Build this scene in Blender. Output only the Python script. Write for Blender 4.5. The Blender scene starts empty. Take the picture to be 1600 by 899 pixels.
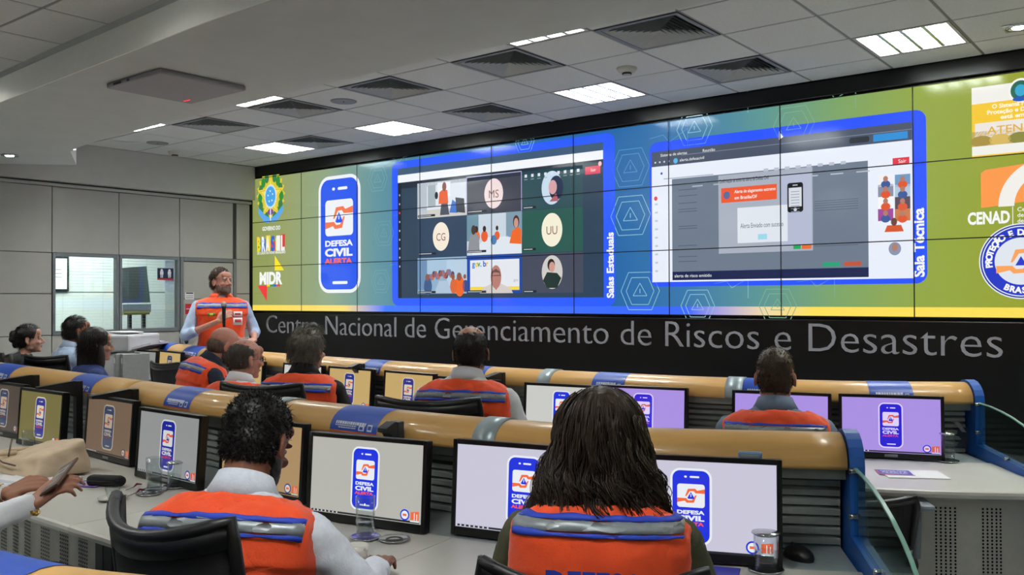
import bpy, bmesh, math, random
from math import sin, cos, pi, radians as rad
from mathutils import Vector as V, Matrix, noise
random.seed(7)
C = bpy.context.scene.collection
S = bpy.context.scene
# ------------------------------------------------------------------ camera, world, exposure
EYE = 1.54
FPX, YAW, PIT, ROL = 1398.93, .6687, .0114, -.0038
_f = V((-sin(YAW)*cos(PIT), cos(YAW)*cos(PIT), sin(PIT)))
_r = V((cos(YAW), sin(YAW), 0)); _u = _r.cross(_f)
_r, _u = cos(ROL)*_r+sin(ROL)*_u, -sin(ROL)*_r+cos(ROL)*_u
cd = bpy.data.cameras.new('camera'); cd.lens = FPX/1600*36; cd.sensor_width = 36
cd.clip_start = .05; cd.clip_end = 100
cam = bpy.data.objects.new('camera', cd); C.objects.link(cam); S.camera = cam
cam.matrix_world = Matrix(((_r.x, _u.x, -_f.x, 0), (_r.y, _u.y, -_f.y, 0), (_r.z, _u.z, -_f.z, EYE), (0, 0, 0, 1)))
S.view_settings.view_transform = 'Standard'; S.view_settings.look = 'None'
S.view_settings.gamma = 1; S.view_settings.use_curve_mapping = False
S.view_settings.exposure = 0.0
w = bpy.data.worlds.new('world'); S.world = w; w.use_nodes = True
w.node_tree.nodes['Background'].inputs[0].default_value = (.8, .85, .9, 1)
w.node_tree.nodes['Background'].inputs[1].default_value = .06
LAMP = 72.0            # radiance of the ceiling luminaires
def ray(px, py): return _f+(px-800)/FPX*_r-(py-449.5)/FPX*_u
def at_z(px, py, z): r = ray(px, py); r = r*((z-EYE)/r.z); return V((r.x, r.y, z))
def at_y(px, py, y): r = ray(px, py); r = r*(y/r.y); return V((r.x, y, r.z+EYE))
def at_x(px, py, x): r = ray(px, py); r = r*(x/r.x); return V((x, r.y, r.z+EYE))
def at_d(px, py, d): r = ray(px, py)*d; return V((r.x, r.y, r.z+EYE))
# ------------------------------------------------------------------ materials
def lin(h):
    h = h.lstrip('#'); o = []
    for i in (0, 2, 4):
        c = int(h[i:i+2], 16)/255; o.append(c/12.92 if c <= .04045 else ((c+.055)/1.055)**2.4)
    return (*o, 1)
MATS = {}
def mat(name, col, rough=.6, metal=0, var=.06, scale=30, bump=0, bscale=200, stretch=None, spec=.5, alpha=None, trans=0, coat=0, sheen=0, ior=1.45):
    if name in MATS: return MATS[name]
    m = bpy.data.materials.new(name); m.use_nodes = True; nt = m.node_tree; b = nt.nodes['Principled BSDF']
    b.inputs['Roughness'].default_value = rough; b.inputs['Metallic'].default_value = metal
    b.inputs['Specular IOR Level'].default_value = spec; b.inputs['Transmission Weight'].default_value = trans
    b.inputs['Coat Weight'].default_value = coat; b.inputs['Sheen Weight'].default_value = sheen; b.inputs['IOR'].default_value = ior
    if alpha is not None: b.inputs['Alpha'].default_value = alpha
    tc = nt.nodes.new('ShaderNodeTexCoord'); mp = nt.nodes.new('ShaderNodeMapping'); nt.links.new(tc.outputs['Object'], mp.inputs[0])
    if stretch: mp.inputs['Scale'].default_value = stretch
    n = nt.nodes.new('ShaderNodeTexNoise'); n.inputs['Scale'].default_value = scale; n.inputs['Detail'].default_value = 4
    nt.links.new(mp.outputs[0], n.inputs['Vector'])
    c = lin(col); r = nt.nodes.new('ShaderNodeValToRGB')
    r.color_ramp.elements[0].position = .3; r.color_ramp.elements[1].position = .7
    r.color_ramp.elements[0].color = (*[x*(1-var) for x in c[:3]], 1); r.color_ramp.elements[1].color = (*[min(1, x*(1+var)) for x in c[:3]], 1)
    nt.links.new(n.outputs[0], r.inputs[0]); nt.links.new(r.outputs[0], b.inputs['Base Color'])
    if bump:
        n2 = nt.nodes.new('ShaderNodeTexNoise'); n2.inputs['Scale'].default_value = bscale; nt.links.new(mp.outputs[0], n2.inputs['Vector'])
        bp = nt.nodes.new('ShaderNodeBump'); bp.inputs['Strength'].default_value = bump; bp.inputs['Distance'].default_value = .004
        nt.links.new(n2.outputs[0], bp.inputs['Height']); nt.links.new(bp.outputs[0], b.inputs['Normal'])
    MATS[name] = m; return m
def emi(name, col, k=1.0, rough=.12, spec=.5):
    """a lit screen surface: emits the picture's colour under a glossy front"""
    if name in MATS: return MATS[name]
    m = bpy.data.materials.new(name); m.use_nodes = True; b = m.node_tree.nodes['Principled BSDF']
    b.inputs['Base Color'].default_value = (.01, .01, .01, 1); b.inputs['Roughness'].default_value = rough
    b.inputs['Specular IOR Level'].default_value = spec
    b.inputs['Emission Color'].default_value = lin(col); b.inputs['Emission Strength'].default_value = k
    MATS[name] = m; return m
def E(col, k=1.0): return emi('screen_'+col+('' if k == 1 else '_%g' % k), col, k)
# ------------------------------------------------------------------ mesh building
class MB:
    def __init__(s): s.v = []; s.f = []; s.m = []; s.sm = []
    def add(s, vs, fs, mi=0, smooth=False, M=None):
        o = len(s.v); s.v += [tuple((M @ V(p)) if M else p) for p in vs]
        for f in fs: s.f.append(tuple(i+o for i in f)); s.m.append(mi); s.sm.append(smooth)
    def box(s, x0, y0, z0, x1, y1, z1, mi=0, M=None):
        s.add([(x0,y0,z0),(x1,y0,z0),(x1,y1,z0),(x0,y1,z0),(x0,y0,z1),(x1,y0,z1),(x1,y1,z1),(x0,y1,z1)],
              [(3,2,1,0),(4,5,6,7),(0,1,5,4),(1,2,6,5),(2,3,7,6),(3,0,4,7)], mi, False, M)
    def rbox(s, x0, y0, z0, x1, y1, z1, r=.004, mi=0, M=None, seg=1):
        bm = bmesh.new(); bmesh.ops.create_cube(bm, size=1)
        for v in bm.verts: v.co = V(((x0+x1)/2+v.co.x*(x1-x0), (y0+y1)/2+v.co.y*(y1-y0), (z0+z1)/2+v.co.z*(z1-z0)))
        bmesh.ops.bevel(bm, geom=bm.edges[:], offset=r, segments=seg, affect='EDGES', profile=.5)
        s.bm(bm, mi, M)
    def bm(s, bm, mi=0, M=None, smooth=False):
        bm.verts.ensure_lookup_table(); bm.verts.index_update()
        s.add([v.co[:] for v in bm.verts], [[v.index for v in f.verts] for f in bm.faces], mi, smooth, M); bm.free()
    def lathe(s, prof, n=24, mi=0, M=None, smooth=True, cap=False):
        vs = []; fs = []
        for r, z in prof:
            for i in range(n): a = 2*pi*i/n; vs.append((r*cos(a), r*sin(a), z))
        for j in range(len(prof)-1):
            for i in range(n): k = (i+1) % n; fs.append((j*n+i, j*n+k, (j+1)*n+k, (j+1)*n+i))
        if cap: fs.append(tuple(range(n-1, -1, -1))); fs.append(tuple((len(prof)-1)*n+i for i in range(n)))
        s.add(vs, fs, mi, smooth, M)
    def tube(s, pts, r, n=8, mi=0, M=None, smooth=True, cap=True):
        pts = [V(p) for p in pts]; vs = []; fs = []; up = None
        for i, p in enumerate(pts):
            d = (pts[min(i+1, len(pts)-1)]-pts[max(i-1, 0)]).normalized()
            if up is None: up = V((0, 0, 1)) if abs(d.z) < .9 else V((1, 0, 0))
            a = d.cross(up)
            if a.length < 1e-4: a = d.cross(V((1, .1, 0)))
            a.normalize(); b = a.cross(d).normalized(); up = b
            rr = r[i] if isinstance(r, (list, tuple)) else r
            for k in range(n): t = 2*pi*k/n; vs.append(tuple(p+a*cos(t)*rr+b*sin(t)*rr))
        for i in range(len(pts)-1):
            for k in range(n): q = (k+1) % n; fs.append((i*n+k, i*n+q, (i+1)*n+q, (i+1)*n+k))
        if cap: fs.append(tuple(range(n-1, -1, -1))); fs.append(tuple((len(pts)-1)*n+k for k in range(n)))
        s.add(vs, fs, mi, smooth, M)
    def ell(s, c, r, M=None, n=16, mi=0, R=None):
        vs = []; fs = []; m = n//2
        for j in range(m+1):
            ph = pi*j/m
            for i in range(n):
                a = 2*pi*i/n; p = V((r[0]*sin(ph)*cos(a), r[1]*sin(ph)*sin(a), r[2]*cos(ph)))
                if R: p = R @ p
                vs.append(tuple(V(c)+p))
        for j in range(m):
            for i in range(n): k = (i+1) % n; fs.append((j*n+i, (j+1)*n+i, (j+1)*n+k, j*n+k))
        s.add(vs, fs, mi, True, M)
    def cone(s, p0, r0, p1, r1, n=12, mi=0, M=None):
        p0, p1 = V(p0), V(p1); d = (p1-p0); L = d.length
        if L < 1e-6: d = V((0, 0, 1))
        d.normalize(); a = d.orthogonal().normalized(); b = d.cross(a); vs = []; fs = []; st = []
        for t in (-1, -.85, -.5, 0): st.append((p0+d*r0*t, r0*math.sqrt(max(0, 1-t*t))))
        for t in (0, .5, .85, 1): st.append((p1+d*r1*t, r1*math.sqrt(max(0, 1-t*t))))
        for p, r in st:
            r = max(r, 1e-4)
            for i in range(n): t = 2*pi*i/n; vs.append(tuple(p+a*cos(t)*r+b*sin(t)*r))
        for j in range(len(st)-1):
            for i in range(n): k = (i+1) % n; fs.append((j*n+i, j*n+k, (j+1)*n+k, (j+1)*n+i))
        fs.append(tuple(range(n-1, -1, -1))); fs.append(tuple((len(st)-1)*n+i for i in range(n)))
        s.add(vs, fs, mi, True, M)
    def grid(s, rows, mi=0, closed=False, smooth=True, M=None):
        n = len(rows[0]); vs = [p for r in rows for p in r]; fs = []
        for j in range(len(rows)-1):
            for i in range(n if closed else n-1): k = (i+1) % n; fs.append((j*n+i, j*n+k, (j+1)*n+k, (j+1)*n+i))
        s.add([tuple(p) for p in vs], fs, mi, smooth, M)
    def mesh(s, name, mats):
        me = bpy.data.meshes.new(name); me.from_pydata(s.v, [], s.f)
        for m in (mats if isinstance(mats, (list, tuple)) else [mats]): me.materials.append(m)
        me.polygons.foreach_set('material_index', s.m); me.polygons.foreach_set('use_smooth', s.sm); me.update(); return me
    def build(s, name, mats, parent=None, **k): return obj(name, s.mesh(name, mats), parent, **k)
def obj(name, data, parent=None, loc=None, rz=0, label=None, cat=None, group=None, kind=None):
    o = bpy.data.objects.new(name, data); C.objects.link(o)
    if loc is not None: o.location = loc
    if rz: o.rotation_euler = (0, 0, rz)
    if parent: o.parent = parent
    if label: o['label'] = label
    if cat: o['category'] = cat
    if group: o['group'] = group
    if kind: o['kind'] = kind
    return o
def empty(name, loc=(0, 0, 0), rz=0, **k): 
    o = obj(name, None, None, loc, rz, **k); o.empty_display_size = .1; return o
def remesh(o, vox, smooth=3, disp=0, dscale=.06):
    m = o.modifiers.new('remesh', 'REMESH'); m.mode = 'VOXEL'; m.voxel_size = vox; m.use_smooth_shade = True
    if smooth: s = o.modifiers.new('smooth', 'SMOOTH'); s.factor = .5; s.iterations = smooth
    if disp: wrinkle(o, disp, dscale)
def wrinkle(o, disp, dscale):
    k = 'cloth_%g' % dscale
    t = bpy.data.textures.get(k) or bpy.data.textures.new(k, 'CLOUDS'); t.noise_scale = dscale; t.noise_depth = 2
    d = o.modifiers.new('wrinkles', 'DISPLACE'); d.texture = t; d.strength = disp; d.mid_level = .5; d.texture_coords = 'LOCAL'
TXT = {}
def text_mesh(s, bold=0, size=1, space=1.0, align='LEFT'):
    k = (s, bold, space, align)
    if k not in TXT:
        c = bpy.data.curves.new('lettering', 'FONT'); c.body = s; c.offset = bold; c.space_character = space; c.align_x = align; c.resolution_u = 3
        o = bpy.data.objects.new('lettering', c); me = bpy.data.meshes.new_from_object(o)
        TXT[k] = ([v.co[:2] for v in me.vertices], [tuple(p.vertices) for p in me.polygons])
        bpy.data.objects.remove(o); bpy.data.curves.remove(c); bpy.data.meshes.remove(me)
    return TXT[k]
class Flat:
    """flat print in a (u, v) plane; frame gives origin, right, up and the outward normal"""
    def __init__(s, org, right, up, nrm, step=.0006): s.o, s.r, s.u, s.n = V(org), V(right), V(up), V(nrm); s.mb = MB(); s.mats = []; s.step = step
    def mi(s, m):
        if m not in s.mats: s.mats.append(m)
        return s.mats.index(m)
    def P(s, u, v, l): return tuple(s.o+s.r*u+s.u*v+s.n*(l*s.step))
    def poly(s, pts, m, l=1): s.mb.add([s.P(u, v, l) for u, v in pts], [tuple(range(len(pts)))], s.mi(m))
    def rect(s, u0, v0, u1, v1, m, l=1, r=0):
        u0, u1 = min(u0, u1), max(u0, u1); v0, v1 = min(v0, v1), max(v0, v1)
        if r <= 0: return s.poly([(u0, v0), (u1, v0), (u1, v1), (u0, v1)], m, l)
        s.poly([(cx+r*cos(a0+k*pi/12), cy+r*sin(a0+k*pi/12)) for cx, cy, a0 in ((u1-r, v0+r, -pi/2), (u1-r, v1-r, 0), (u0+r, v1-r, pi/2), (u0+r, v0+r, pi)) for k in range(7)], m, l)
    def disc(s, u, v, ru, rv, m, l=1, n=24): s.poly([(u+ru*cos(2*pi*k/n), v+rv*sin(2*pi*k/n)) for k in range(n)], m, l)
    def line(s, pts, w, m, l=1):
        for (a, b), (c, d) in zip(pts, pts[1:]):
            L = math.hypot(c-a, d-b) or 1; x, y = -(d-b)/L*w/2, (c-a)/L*w/2
            s.poly([(a+x, b+y), (a-x, b-y), (c-x, d-y), (c+x, d+y)], m, l)
    def text(s, t, u, v, size, m, l=1, bold=0, width=None, align='LEFT', rot=0, space=1.0):
        vs, fs = text_mesh(t, bold, 1, space, align); k = size/.72; kx = k
        if width:
            xs = [p[0] for p in vs]; kx = width/max(1e-6, max(xs)-min(xs))
        c, q = cos(rot), sin(rot)
        s.mb.add([s.P(u+(x*kx*c-y*k*q), v+(x*kx*q+y*k*c), l) for x, y in vs], fs, s.mi(m))
    def build(s, name, parent=None, **k): return s.mb.build(name, s.mats, parent, **k)
# shared colours
M_white = mat('warm_plaster', '#b9b7b1', .85, var=.03, scale=6, bump=.05, bscale=90)
M_soffit = mat('soffit_plaster', '#c0c3c1', .9, var=.03, scale=5, bump=.04, bscale=80)
M_tile = mat('mineral_ceiling_tile', '#c9c9c8', .95, var=.05, scale=60, bump=.25, bscale=220)
M_black = mat('black_plastic', '#0d0d0e', .45, var=.1)
M_blackmat = mat('black_laminate', '#020203', .3, var=.2, scale=8)
M_dgrey = mat('dark_grey_metal', '#33363a', .5, metal=.3, var=.08)
M_lgrey = mat('light_grey_metal', '#8e9092', .45, metal=.3, var=.05)
M_chrome = mat('brushed_steel', '#b9bbbd', .22, metal=1, var=.04)
M_blue = mat('blue_lacquer', '#16509e', .35, var=.06)
def thin_glass(name, tint, ior=1.45, k=1.0):
    """a thin pane: clear with a fresnel reflection"""
    m = bpy.data.materials.new(name); m.use_nodes = True; nt = m.node_tree; nt.nodes.remove(nt.nodes['Principled BSDF'])
    t = nt.nodes.new('ShaderNodeBsdfTransparent'); t.inputs[0].default_value = lin(tint); g = nt.nodes.new('ShaderNodeBsdfGlossy'); g.inputs['Roughness'].default_value = .03
    lw_ = nt.nodes.new('ShaderNodeLayerWeight'); lw_.inputs[0].default_value = .5; pw = nt.nodes.new('ShaderNodeMath'); pw.operation = 'POWER'; pw.inputs[1].default_value = 5; nt.links.new(lw_.outputs['Facing'], pw.inputs[0])
    mu = nt.nodes.new('ShaderNodeMath'); mu.operation = 'MULTIPLY_ADD'; mu.inputs[1].default_value = .9; mu.inputs[2].default_value = .04*k; mu.use_clamp = True; nt.links.new(pw.outputs[0], mu.inputs[0])
    mx = nt.nodes.new('ShaderNodeMixShader'); nt.links.new(mu.outputs[0], mx.inputs[0]); nt.links.new(t.outputs[0], mx.inputs[1]); nt.links.new(g.outputs[0], mx.inputs[2]); nt.links.new(mx.outputs[0], nt.nodes['Material Output'].inputs[0]); return m
M_glass = thin_glass('clear_glass', '#f7fafa', 1.5, 1.3)
M_paper = mat('paper', '#dcdcdf', .8, var=.02)
# ================================================================== THE ROOM
XL, YW, HC = -9.967, 7.103, EYE+1.719
T = .6188; GX, GY = -1.9186, 6.0687
# floor: real tiles where the photograph shows them, slab beneath everywhere
M_floor = mat('floor_slab', '#74777a', .5, var=.05, scale=3)
M_ftile = mat('polished_floor_tile', '#c9cccb', .25, var=.04, scale=4)
b = MB(); b.box(-13, -6, -.12, 5, 7.3, -.004); floor = b.build('floor', M_floor, kind='structure')
ft = MB(); ft.rbox(-.297, -.297, -.012, .297, .297, 0, .003); ftm = ft.mesh('tile', M_ftile)
for i in range(5):
    for j in range(9): obj('tile', ftm, floor, (-1.75+.6*i, 2.0+.6*j, 0))
for i in range(14):
    for j in range(6): obj('tile', ftm, floor, (-2.35-.6*i+.0, .2+.6*j, 0))
for i in range(12):
    for j in range(5): obj('tile', ftm, floor, (-2.35-.6*i, 3.8+.6*j, 0))
# back wall, black
b = MB(); b.box(XL-.1, YW+.06, 0, 4.5, YW+.2, HC+.1)
wall = b.build('wall_back', M_blackmat, kind='structure')
b = MB(); b.rbox(XL-.03, YW-.02, 0, 4, YW+.06, EYE-.185, .006); lower = b.build('panel', M_blackmat, wall)
b = MB(); b.rbox(XL-.03, YW-.02, EYE+1.585, 4, YW+.06, HC-.002, .006); b.build('panel', M_blackmat, wall)
b = MB(); b.rbox(XL-.03, YW-.02, EYE-.184, XL+.015, YW+.06, EYE+1.584, .004); b.build('panel', M_blackmat, wall)
# side wall on the right and behind the camera (outside the picture, close the room)
b = MB(); b.box(4.5, -6, 0, 4.6, YW+.2, HC+.1); b.build('wall_right', M_white, kind='structure')
b = MB(); b.box(XL, -6.1, 0, 4.5, -6, HC+.1); b.build('wall_front', M_white, kind='structure')
# left wall: backing with two window openings + panels as pieces
M_panel = mat('light_laminate_panel', '#a09e98', .55, var=.03, scale=4, bump=.03)
M_frame = mat('grey_window_frame', '#74787a', .45, metal=.3, var=.05)
W0, W1, W2, DR = 4.54, 5.295, 6.065, 6.82
WB, WT = EYE-.39, EYE+.51
b = MB(); b.box(XL-.1, -6, 0, XL-.02, W0, HC+.1); b.box(XL-.1, W0, 0, XL-.02, W2, WB); b.box(XL-.1, W0, WT, XL-.02, YW+.06, HC+.1)
b.box(XL-.1, W2, 0, XL-.02, YW+.06, WT)
wl = b.build('wall_left', mat('wall_core', '#3a3a38', .9), kind='structure')
rows = [0.08, EYE-.83, WB, EYE+.063, WT, EYE+1.235]
def wpan(y0, y1, z0, z1):
    m = MB(); m.rbox(XL-.022, y0+.004, z0+.004, XL, y1-.004, z1-.004, .002); m.build('panel', M_panel, wl)
ys = [W0-.765*k for k in range(7, -1, -1)]
for y0, y1 in zip(ys, ys[1:]):
    for z0, z1 in zip(rows, rows[1:]): wpan(y0, y1, z0, z1)
for y0, y1 in ((W0, W1), (W1, W2), (W2, DR)): wpan(y0, y1, WT, rows[-1])
for y0, y1 in ((W0, W1), (W1, W2)):
    for z0, z1 in zip(rows[:2], rows[1:3]): wpan(y0, y1, z0, z1)
for z0, z1 in zip(rows, rows[1:]): wpan(DR+.05, YW-.03, z0, z1)
b = MB(); b.box(XL-.02, -6, 0, XL+.012, W2, .08); b.build('baseboard_left', M_dgrey, kind='structure')
b = MB(); b.rbox(XL-.02, -6, rows[-1], XL+.03, YW-.02, rows[-1]+.035, .004); b.build('trim_1', M_panel, kind='structure')
b = MB(); b.rbox(XL-.02, -6, rows[-1]+.05, XL+.11, YW-.02, HC, .006); b.build('trim_2', M_white, kind='structure')
# windows
M_wglass = thin_glass('window_glass', '#f1f6f4', 1.55, 1.6)
for n, (y0, y1) in enumerate(((W0, W1), (W1, W2))):
    b = MB(); t = .035
    for a in ((y0+.004, WB, y0+t, WT), (y1-t, WB, y1-.004, WT), (y0+t, WB, y1-t, WB+t+.01), (y0+t, WT-t, y1-t, WT)): b.rbox(XL-.06, a[0], a[1], XL+.012, a[2], a[3], .003)
    wi = b.build('window_%d' % (n+1), M_frame, kind='structure')
    b = MB(); b.box(XL-.035, y0+t-.004, WB+t, XL-.029, y1-t+.004, WT-t+.004); b.build('pane', M_wglass, wi)
    b = MB(); z = WB+t+.02
    while z < WT-t-.01:
        b.box(XL-.085, y0+t+.01, z, XL-.062, y1-t-.01, z+.0012); z += .034
    for yy in (y0+.15, (y0+y1)/2, y1-.15): b.box(XL-.0745, yy, WB+t, XL-.0735, yy+.0015, WT-t)
    b.build('blind_slats', mat('blind_aluminium', '#9aa2a4', .4, metal=.5), wi, kind='stuff')
b = MB(); z = WB+.06
while z < WT-.06: b.box(XL-.058, W2-.16, z, XL-.056, W2-.04, z+.017); z += .021
b.build('folded_blind', mat('blind_white', '#dfe4ea', .5), bpy.data.objects['window_2'], kind='stuff')
# the lit room beyond the windows
M_beyond = mat('beyond_wall', '#c9cfcc', .8, var=.02)
b = MB(); b.box(-12.6, 2.5, 0, -12.5, 8.5, 3); bw = b.build('wall_beyond', M_beyond, kind='structure')
for z in (EYE+.1, EYE-.6, EYE+.8):
    m = MB(); m.box(-12.5, 2.5, z, -12.494, 8.5, z+.01); m.build('joint_strip', M_lgrey, bw)
b = MB(); b.box(-12.5, 8.2, 0, XL-.1, 8.3, 3); b.build('wall_beyond_side', mat('blue_grey_wall', '#8695a8', .8), kind='structure')
b = MB(); b.box(-12.5, 2.5, 2.9, XL-.1, 8.5, 3); b.build('ceiling_beyond', M_white, kind='structure')
b = MB(); b.box(-12.5, 2.4, 0, XL-.1, 2.5, 3); b.build('wall_beyond_end', M_beyond, kind='structure')
ld = bpy.data.lights.new('office_light', 'AREA'); ld.energy = 200; ld.shape = 'RECTANGLE'; ld.size = 1.4; ld.size_y = 3.2; ld.color = (.93, 1, .97)
lo = bpy.data.objects.new('office_light', ld); C.objects.link(lo); lo.location = (-11.3, 5.2, 2.85)
# framed document beyond, poster board beyond
p = at_x(92, 428, -12.48)
fr = empty('picture_frame', p, label='small dark-framed document on the far wall, seen through the left window', cat='frame')
b = MB(); b.rbox(0, -.3, -.24, .02, .13, .24, .004); b.box(.018, -.27, -.21, .021, .10, .21, 1); b.build('frame', [M_black, M_paper], fr)
b = MB(); b.box(.021, -.2, .05, .022, .03, .06); b.box(.021, -.2, .0, .022, .03, .01); b.box(.021, -.2, -.05, .022, .03, -.04); b.build('print', M_lgrey, fr)
xb = -10.9; q0, q1, q2, q3 = at_x(190, 419, xb), at_x(229, 416, xb), at_x(235, 473, xb), at_x(190, 474, xb)
bo_ = empty('display_board', (xb, q0.y, 0), label='dark grey board standing in the lit room, seen through the right window', cat='board')
b = MB(); pf = [(v.y-q0.y, v.z) for v in (q0, q1, q2, q3)]; b.add([(0, y, z) for y, z in pf]+[(-.03, y, z) for y, z in pf], [(0, 1, 2, 3), (7, 6, 5, 4), (0, 4, 5, 1), (1, 5, 6, 2), (2, 6, 7, 3), (3, 7, 4, 0)]); b.build('panel', mat('board_grey', '#7b827f', .5), bo_)
b = MB(); b.rbox(-.05, pf[3][0], pf[3][1]-.12, .02, pf[2][0], pf[3][1]-.01, .004); b.build('ledge', mat('ledge_pale', '#c9cdb4', .5), bo_); b = MB(); b.rbox(-.05, pf[3][0]+.01, pf[3][1]-.15, .025, pf[2][0]-.02, pf[3][1]-.115, .004); b.build('ledge_edge', mat('ledge_yellow', '#a8a24a', .5), bo_)
b = MB(); b.rbox(-.05, .1, 0, .0, .14, pf[3][1]-.1, .004); b.rbox(-.05, pf[2][0]-.1, 0, .0, pf[2][0]-.06, pf[3][1]-.1, .004); b.build('stand', M_dgrey, bo_)
# restroom sign on the glass
p0, p1 = at_x(246, 419, XL-.024), at_x(271, 438, XL-.024)
sg = empty('restroom_sign', (XL-.026, (p0.y+p1.y)/2, (p0.z+p1.z)/2), label='small dark sign with two white figures on the right window pane', cat='sign')
hy, hz = abs(p1.y-p0.y)/2, abs(p0.z-p1.z)/2
b = MB(); b.rbox(-.001, -hy, -hz, .003, hy, hz, .001); b.build('plate', mat('navy_sign', '#14203c', .4), sg)
F = Flat((.0035, 0, 0), (0, 1, 0), (0, 0, 1), (1, 0, 0)); Mw = mat('sign_white', '#e6e6e6', .5)
for cx in (-hy*.48, hy*.48):
    F.disc(cx, hz*.62, .016, .016, Mw); F.rect(cx-.022, -hz*.1, cx+.022, hz*.45, Mw); F.rect(cx-.016, -hz*.62, cx-.003, -hz*.05, Mw); F.rect(cx+.003, -hz*.62, cx+.016, -hz*.05, Mw)
F.poly([(.6*hy, -hz*.1), (.25*hy, -hz*.35), (.75*hy, -hz*.35)], Mw)
F.rect(-hy, -hz, hy, -hz*.74, mat('sign_red', '#b3202a', .5)); F.build('pictograms', sg)
# door
b = MB()
for a in ((W2+.004, 0, W2+.045, WT+.0), (DR, 0, DR+.045, WT), (W2+.045, WT-.045, DR, WT)): b.rbox(XL-.05, a[0], a[1], XL+.015, a[2], a[3], .003)
dr = b.build('door_1', M_frame, kind='structure')
for z0, z1 in ((.01, WB-.03), (WB-.03, EYE+.0), (EYE+.0, WT-.05)):
    b = MB(); b.rbox(XL-.03, W2+.05, z0+.003, XL+.004, DR-.004, z1-.003, .002); b.build('door_panel', M_panel, dr)
h = MB(); p = at_x(291, 525, XL); Mh = MB()
Mh.lathe([(.024, 0), (.024, .008), (.0, .009)], 16, 0, Matrix.Translation((XL+.004, p.y, p.z)) @ Matrix.Rotation(pi/2, 4, 'Y'))
Mh.tube([(XL+.01, p.y, p.z), (XL+.05, p.y, p.z), (XL+.055, p.y+.02, p.z), (XL+.055, p.y+.11, p.z)], .009)
Mh.lathe([(.024, 0), (.024, .008), (.0, .009)], 16, 0, Matrix.Translation((XL+.004, p.y, p.z-.075)) @ Matrix.Rotation(pi/2, 4, 'Y'))
Mh.build('door_handle', M_dgrey, dr)
def door_sign(px0, py0, px1, py1, m, name, label, lines):
    a, c = at_x(px0, py0, XL+.005), at_x(px1, py1, XL+.005)
    e = empty(name, (XL+.005, (a.y+c.y)/2, (a.z+c.z)/2), label=label, cat='sign'); hy, hz = abs(a.y-c.y)/2, abs(a.z-c.z)/2
    q = MB(); q.rbox(0, -hy, -hz, .003, hy, hz, .001); q.build('plate', m, e)
    F = Flat((.0035, 0, 0), (0, 1, 0), (0, 0, 1), (1, 0, 0))
    for v, h, mm in lines: F.rect(-hy*.8, v*hz-h*hz, hy*.8, v*hz+h*hz, mm)
    F.build('print', e)
door_sign(289, 457, 303, 468, M_paper, 'door_notice', 'small white printed notice on the grey door above the red one', [(.75, .18, M_dgrey), (0, .1, M_lgrey), (-.5, .1, M_lgrey)])
door_sign(289.5, 475, 302, 491, mat('sign_red', '#b3202a', .5), 'door_sign', 'small red sign on the grey door behind the standing speaker', [(0, .08, Mw)])
# ------------------------------------------------------------------ ceiling
M_tbar = mat('ceiling_grid_bar', '#77777a', .5, var=.03)
b = MB(); b.box(-10.1, 2.3, HC+.06, 4.6, YW+.2, HC+.12); ceil = b.build('ceiling', mat('plenum_dark', '#1c1c1c', .9), kind='structure')
tm = MB(); tm.rbox(-T/2+.009, -T/2+.009, -.0, T/2-.009, T/2-.009, .016, .003); tmesh = tm.mesh('ceiling_tile', M_tile)
I0 = -13; lamps = {(0, 0), (-4, 0), (-8, 0), (-11, 0), (-3, -3), (-8, -3), (-11, -3)}; vents = {(-2, -2), (-4, -2), (-2, 0), (-6, -2), (-6, 0), (-8, -2), (-10, -2), (-10, 0)}
lampset = set(lamps) | {(4, 0), (2, -3)}
for i in range(I0, 8):
    for j in range(-4, 2):
        if (i, j) in lampset or (i, j) in vents: continue
        x0, y0 = GX+i*T, GY+j*T
        if x0 > 1.2: continue
        if x0 < XL or y0+T > YW:
            xa, ya, xb, yb = max(x0, XL+.11)+.009, y0+.009, x0+T-.009, min(y0+T, YW-.02)-.009
            if xb-xa < .03 or yb-ya < .03: continue
            q = MB(); q.rbox(xa, ya, HC, xb, yb, HC+.016, .003); q.build('ceiling_tile', M_tile, ceil)
        else: obj('ceiling_tile', tmesh, ceil, (x0+T/2, y0+T/2, HC))
b = MB(); b.box(GX+5*T, GY-4*T, HC, 4.5, YW-.02, HC+.01); b.build('ceiling_slab', M_tile, ceil)
b = MB()
for i in range(I0+1, 8): b.box(GX+i*T-.0075, GY-4*T, HC+.003, GX+i*T+.0075, YW-.02, HC+.012)
for j in range(-4, 2): b.box(XL, GY+j*T-.0075, HC+.003, 4, GY+j*T+.0075, HC+.012)
b.build('grid_bar', M_tbar, ceil, kind='stuff')
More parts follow.
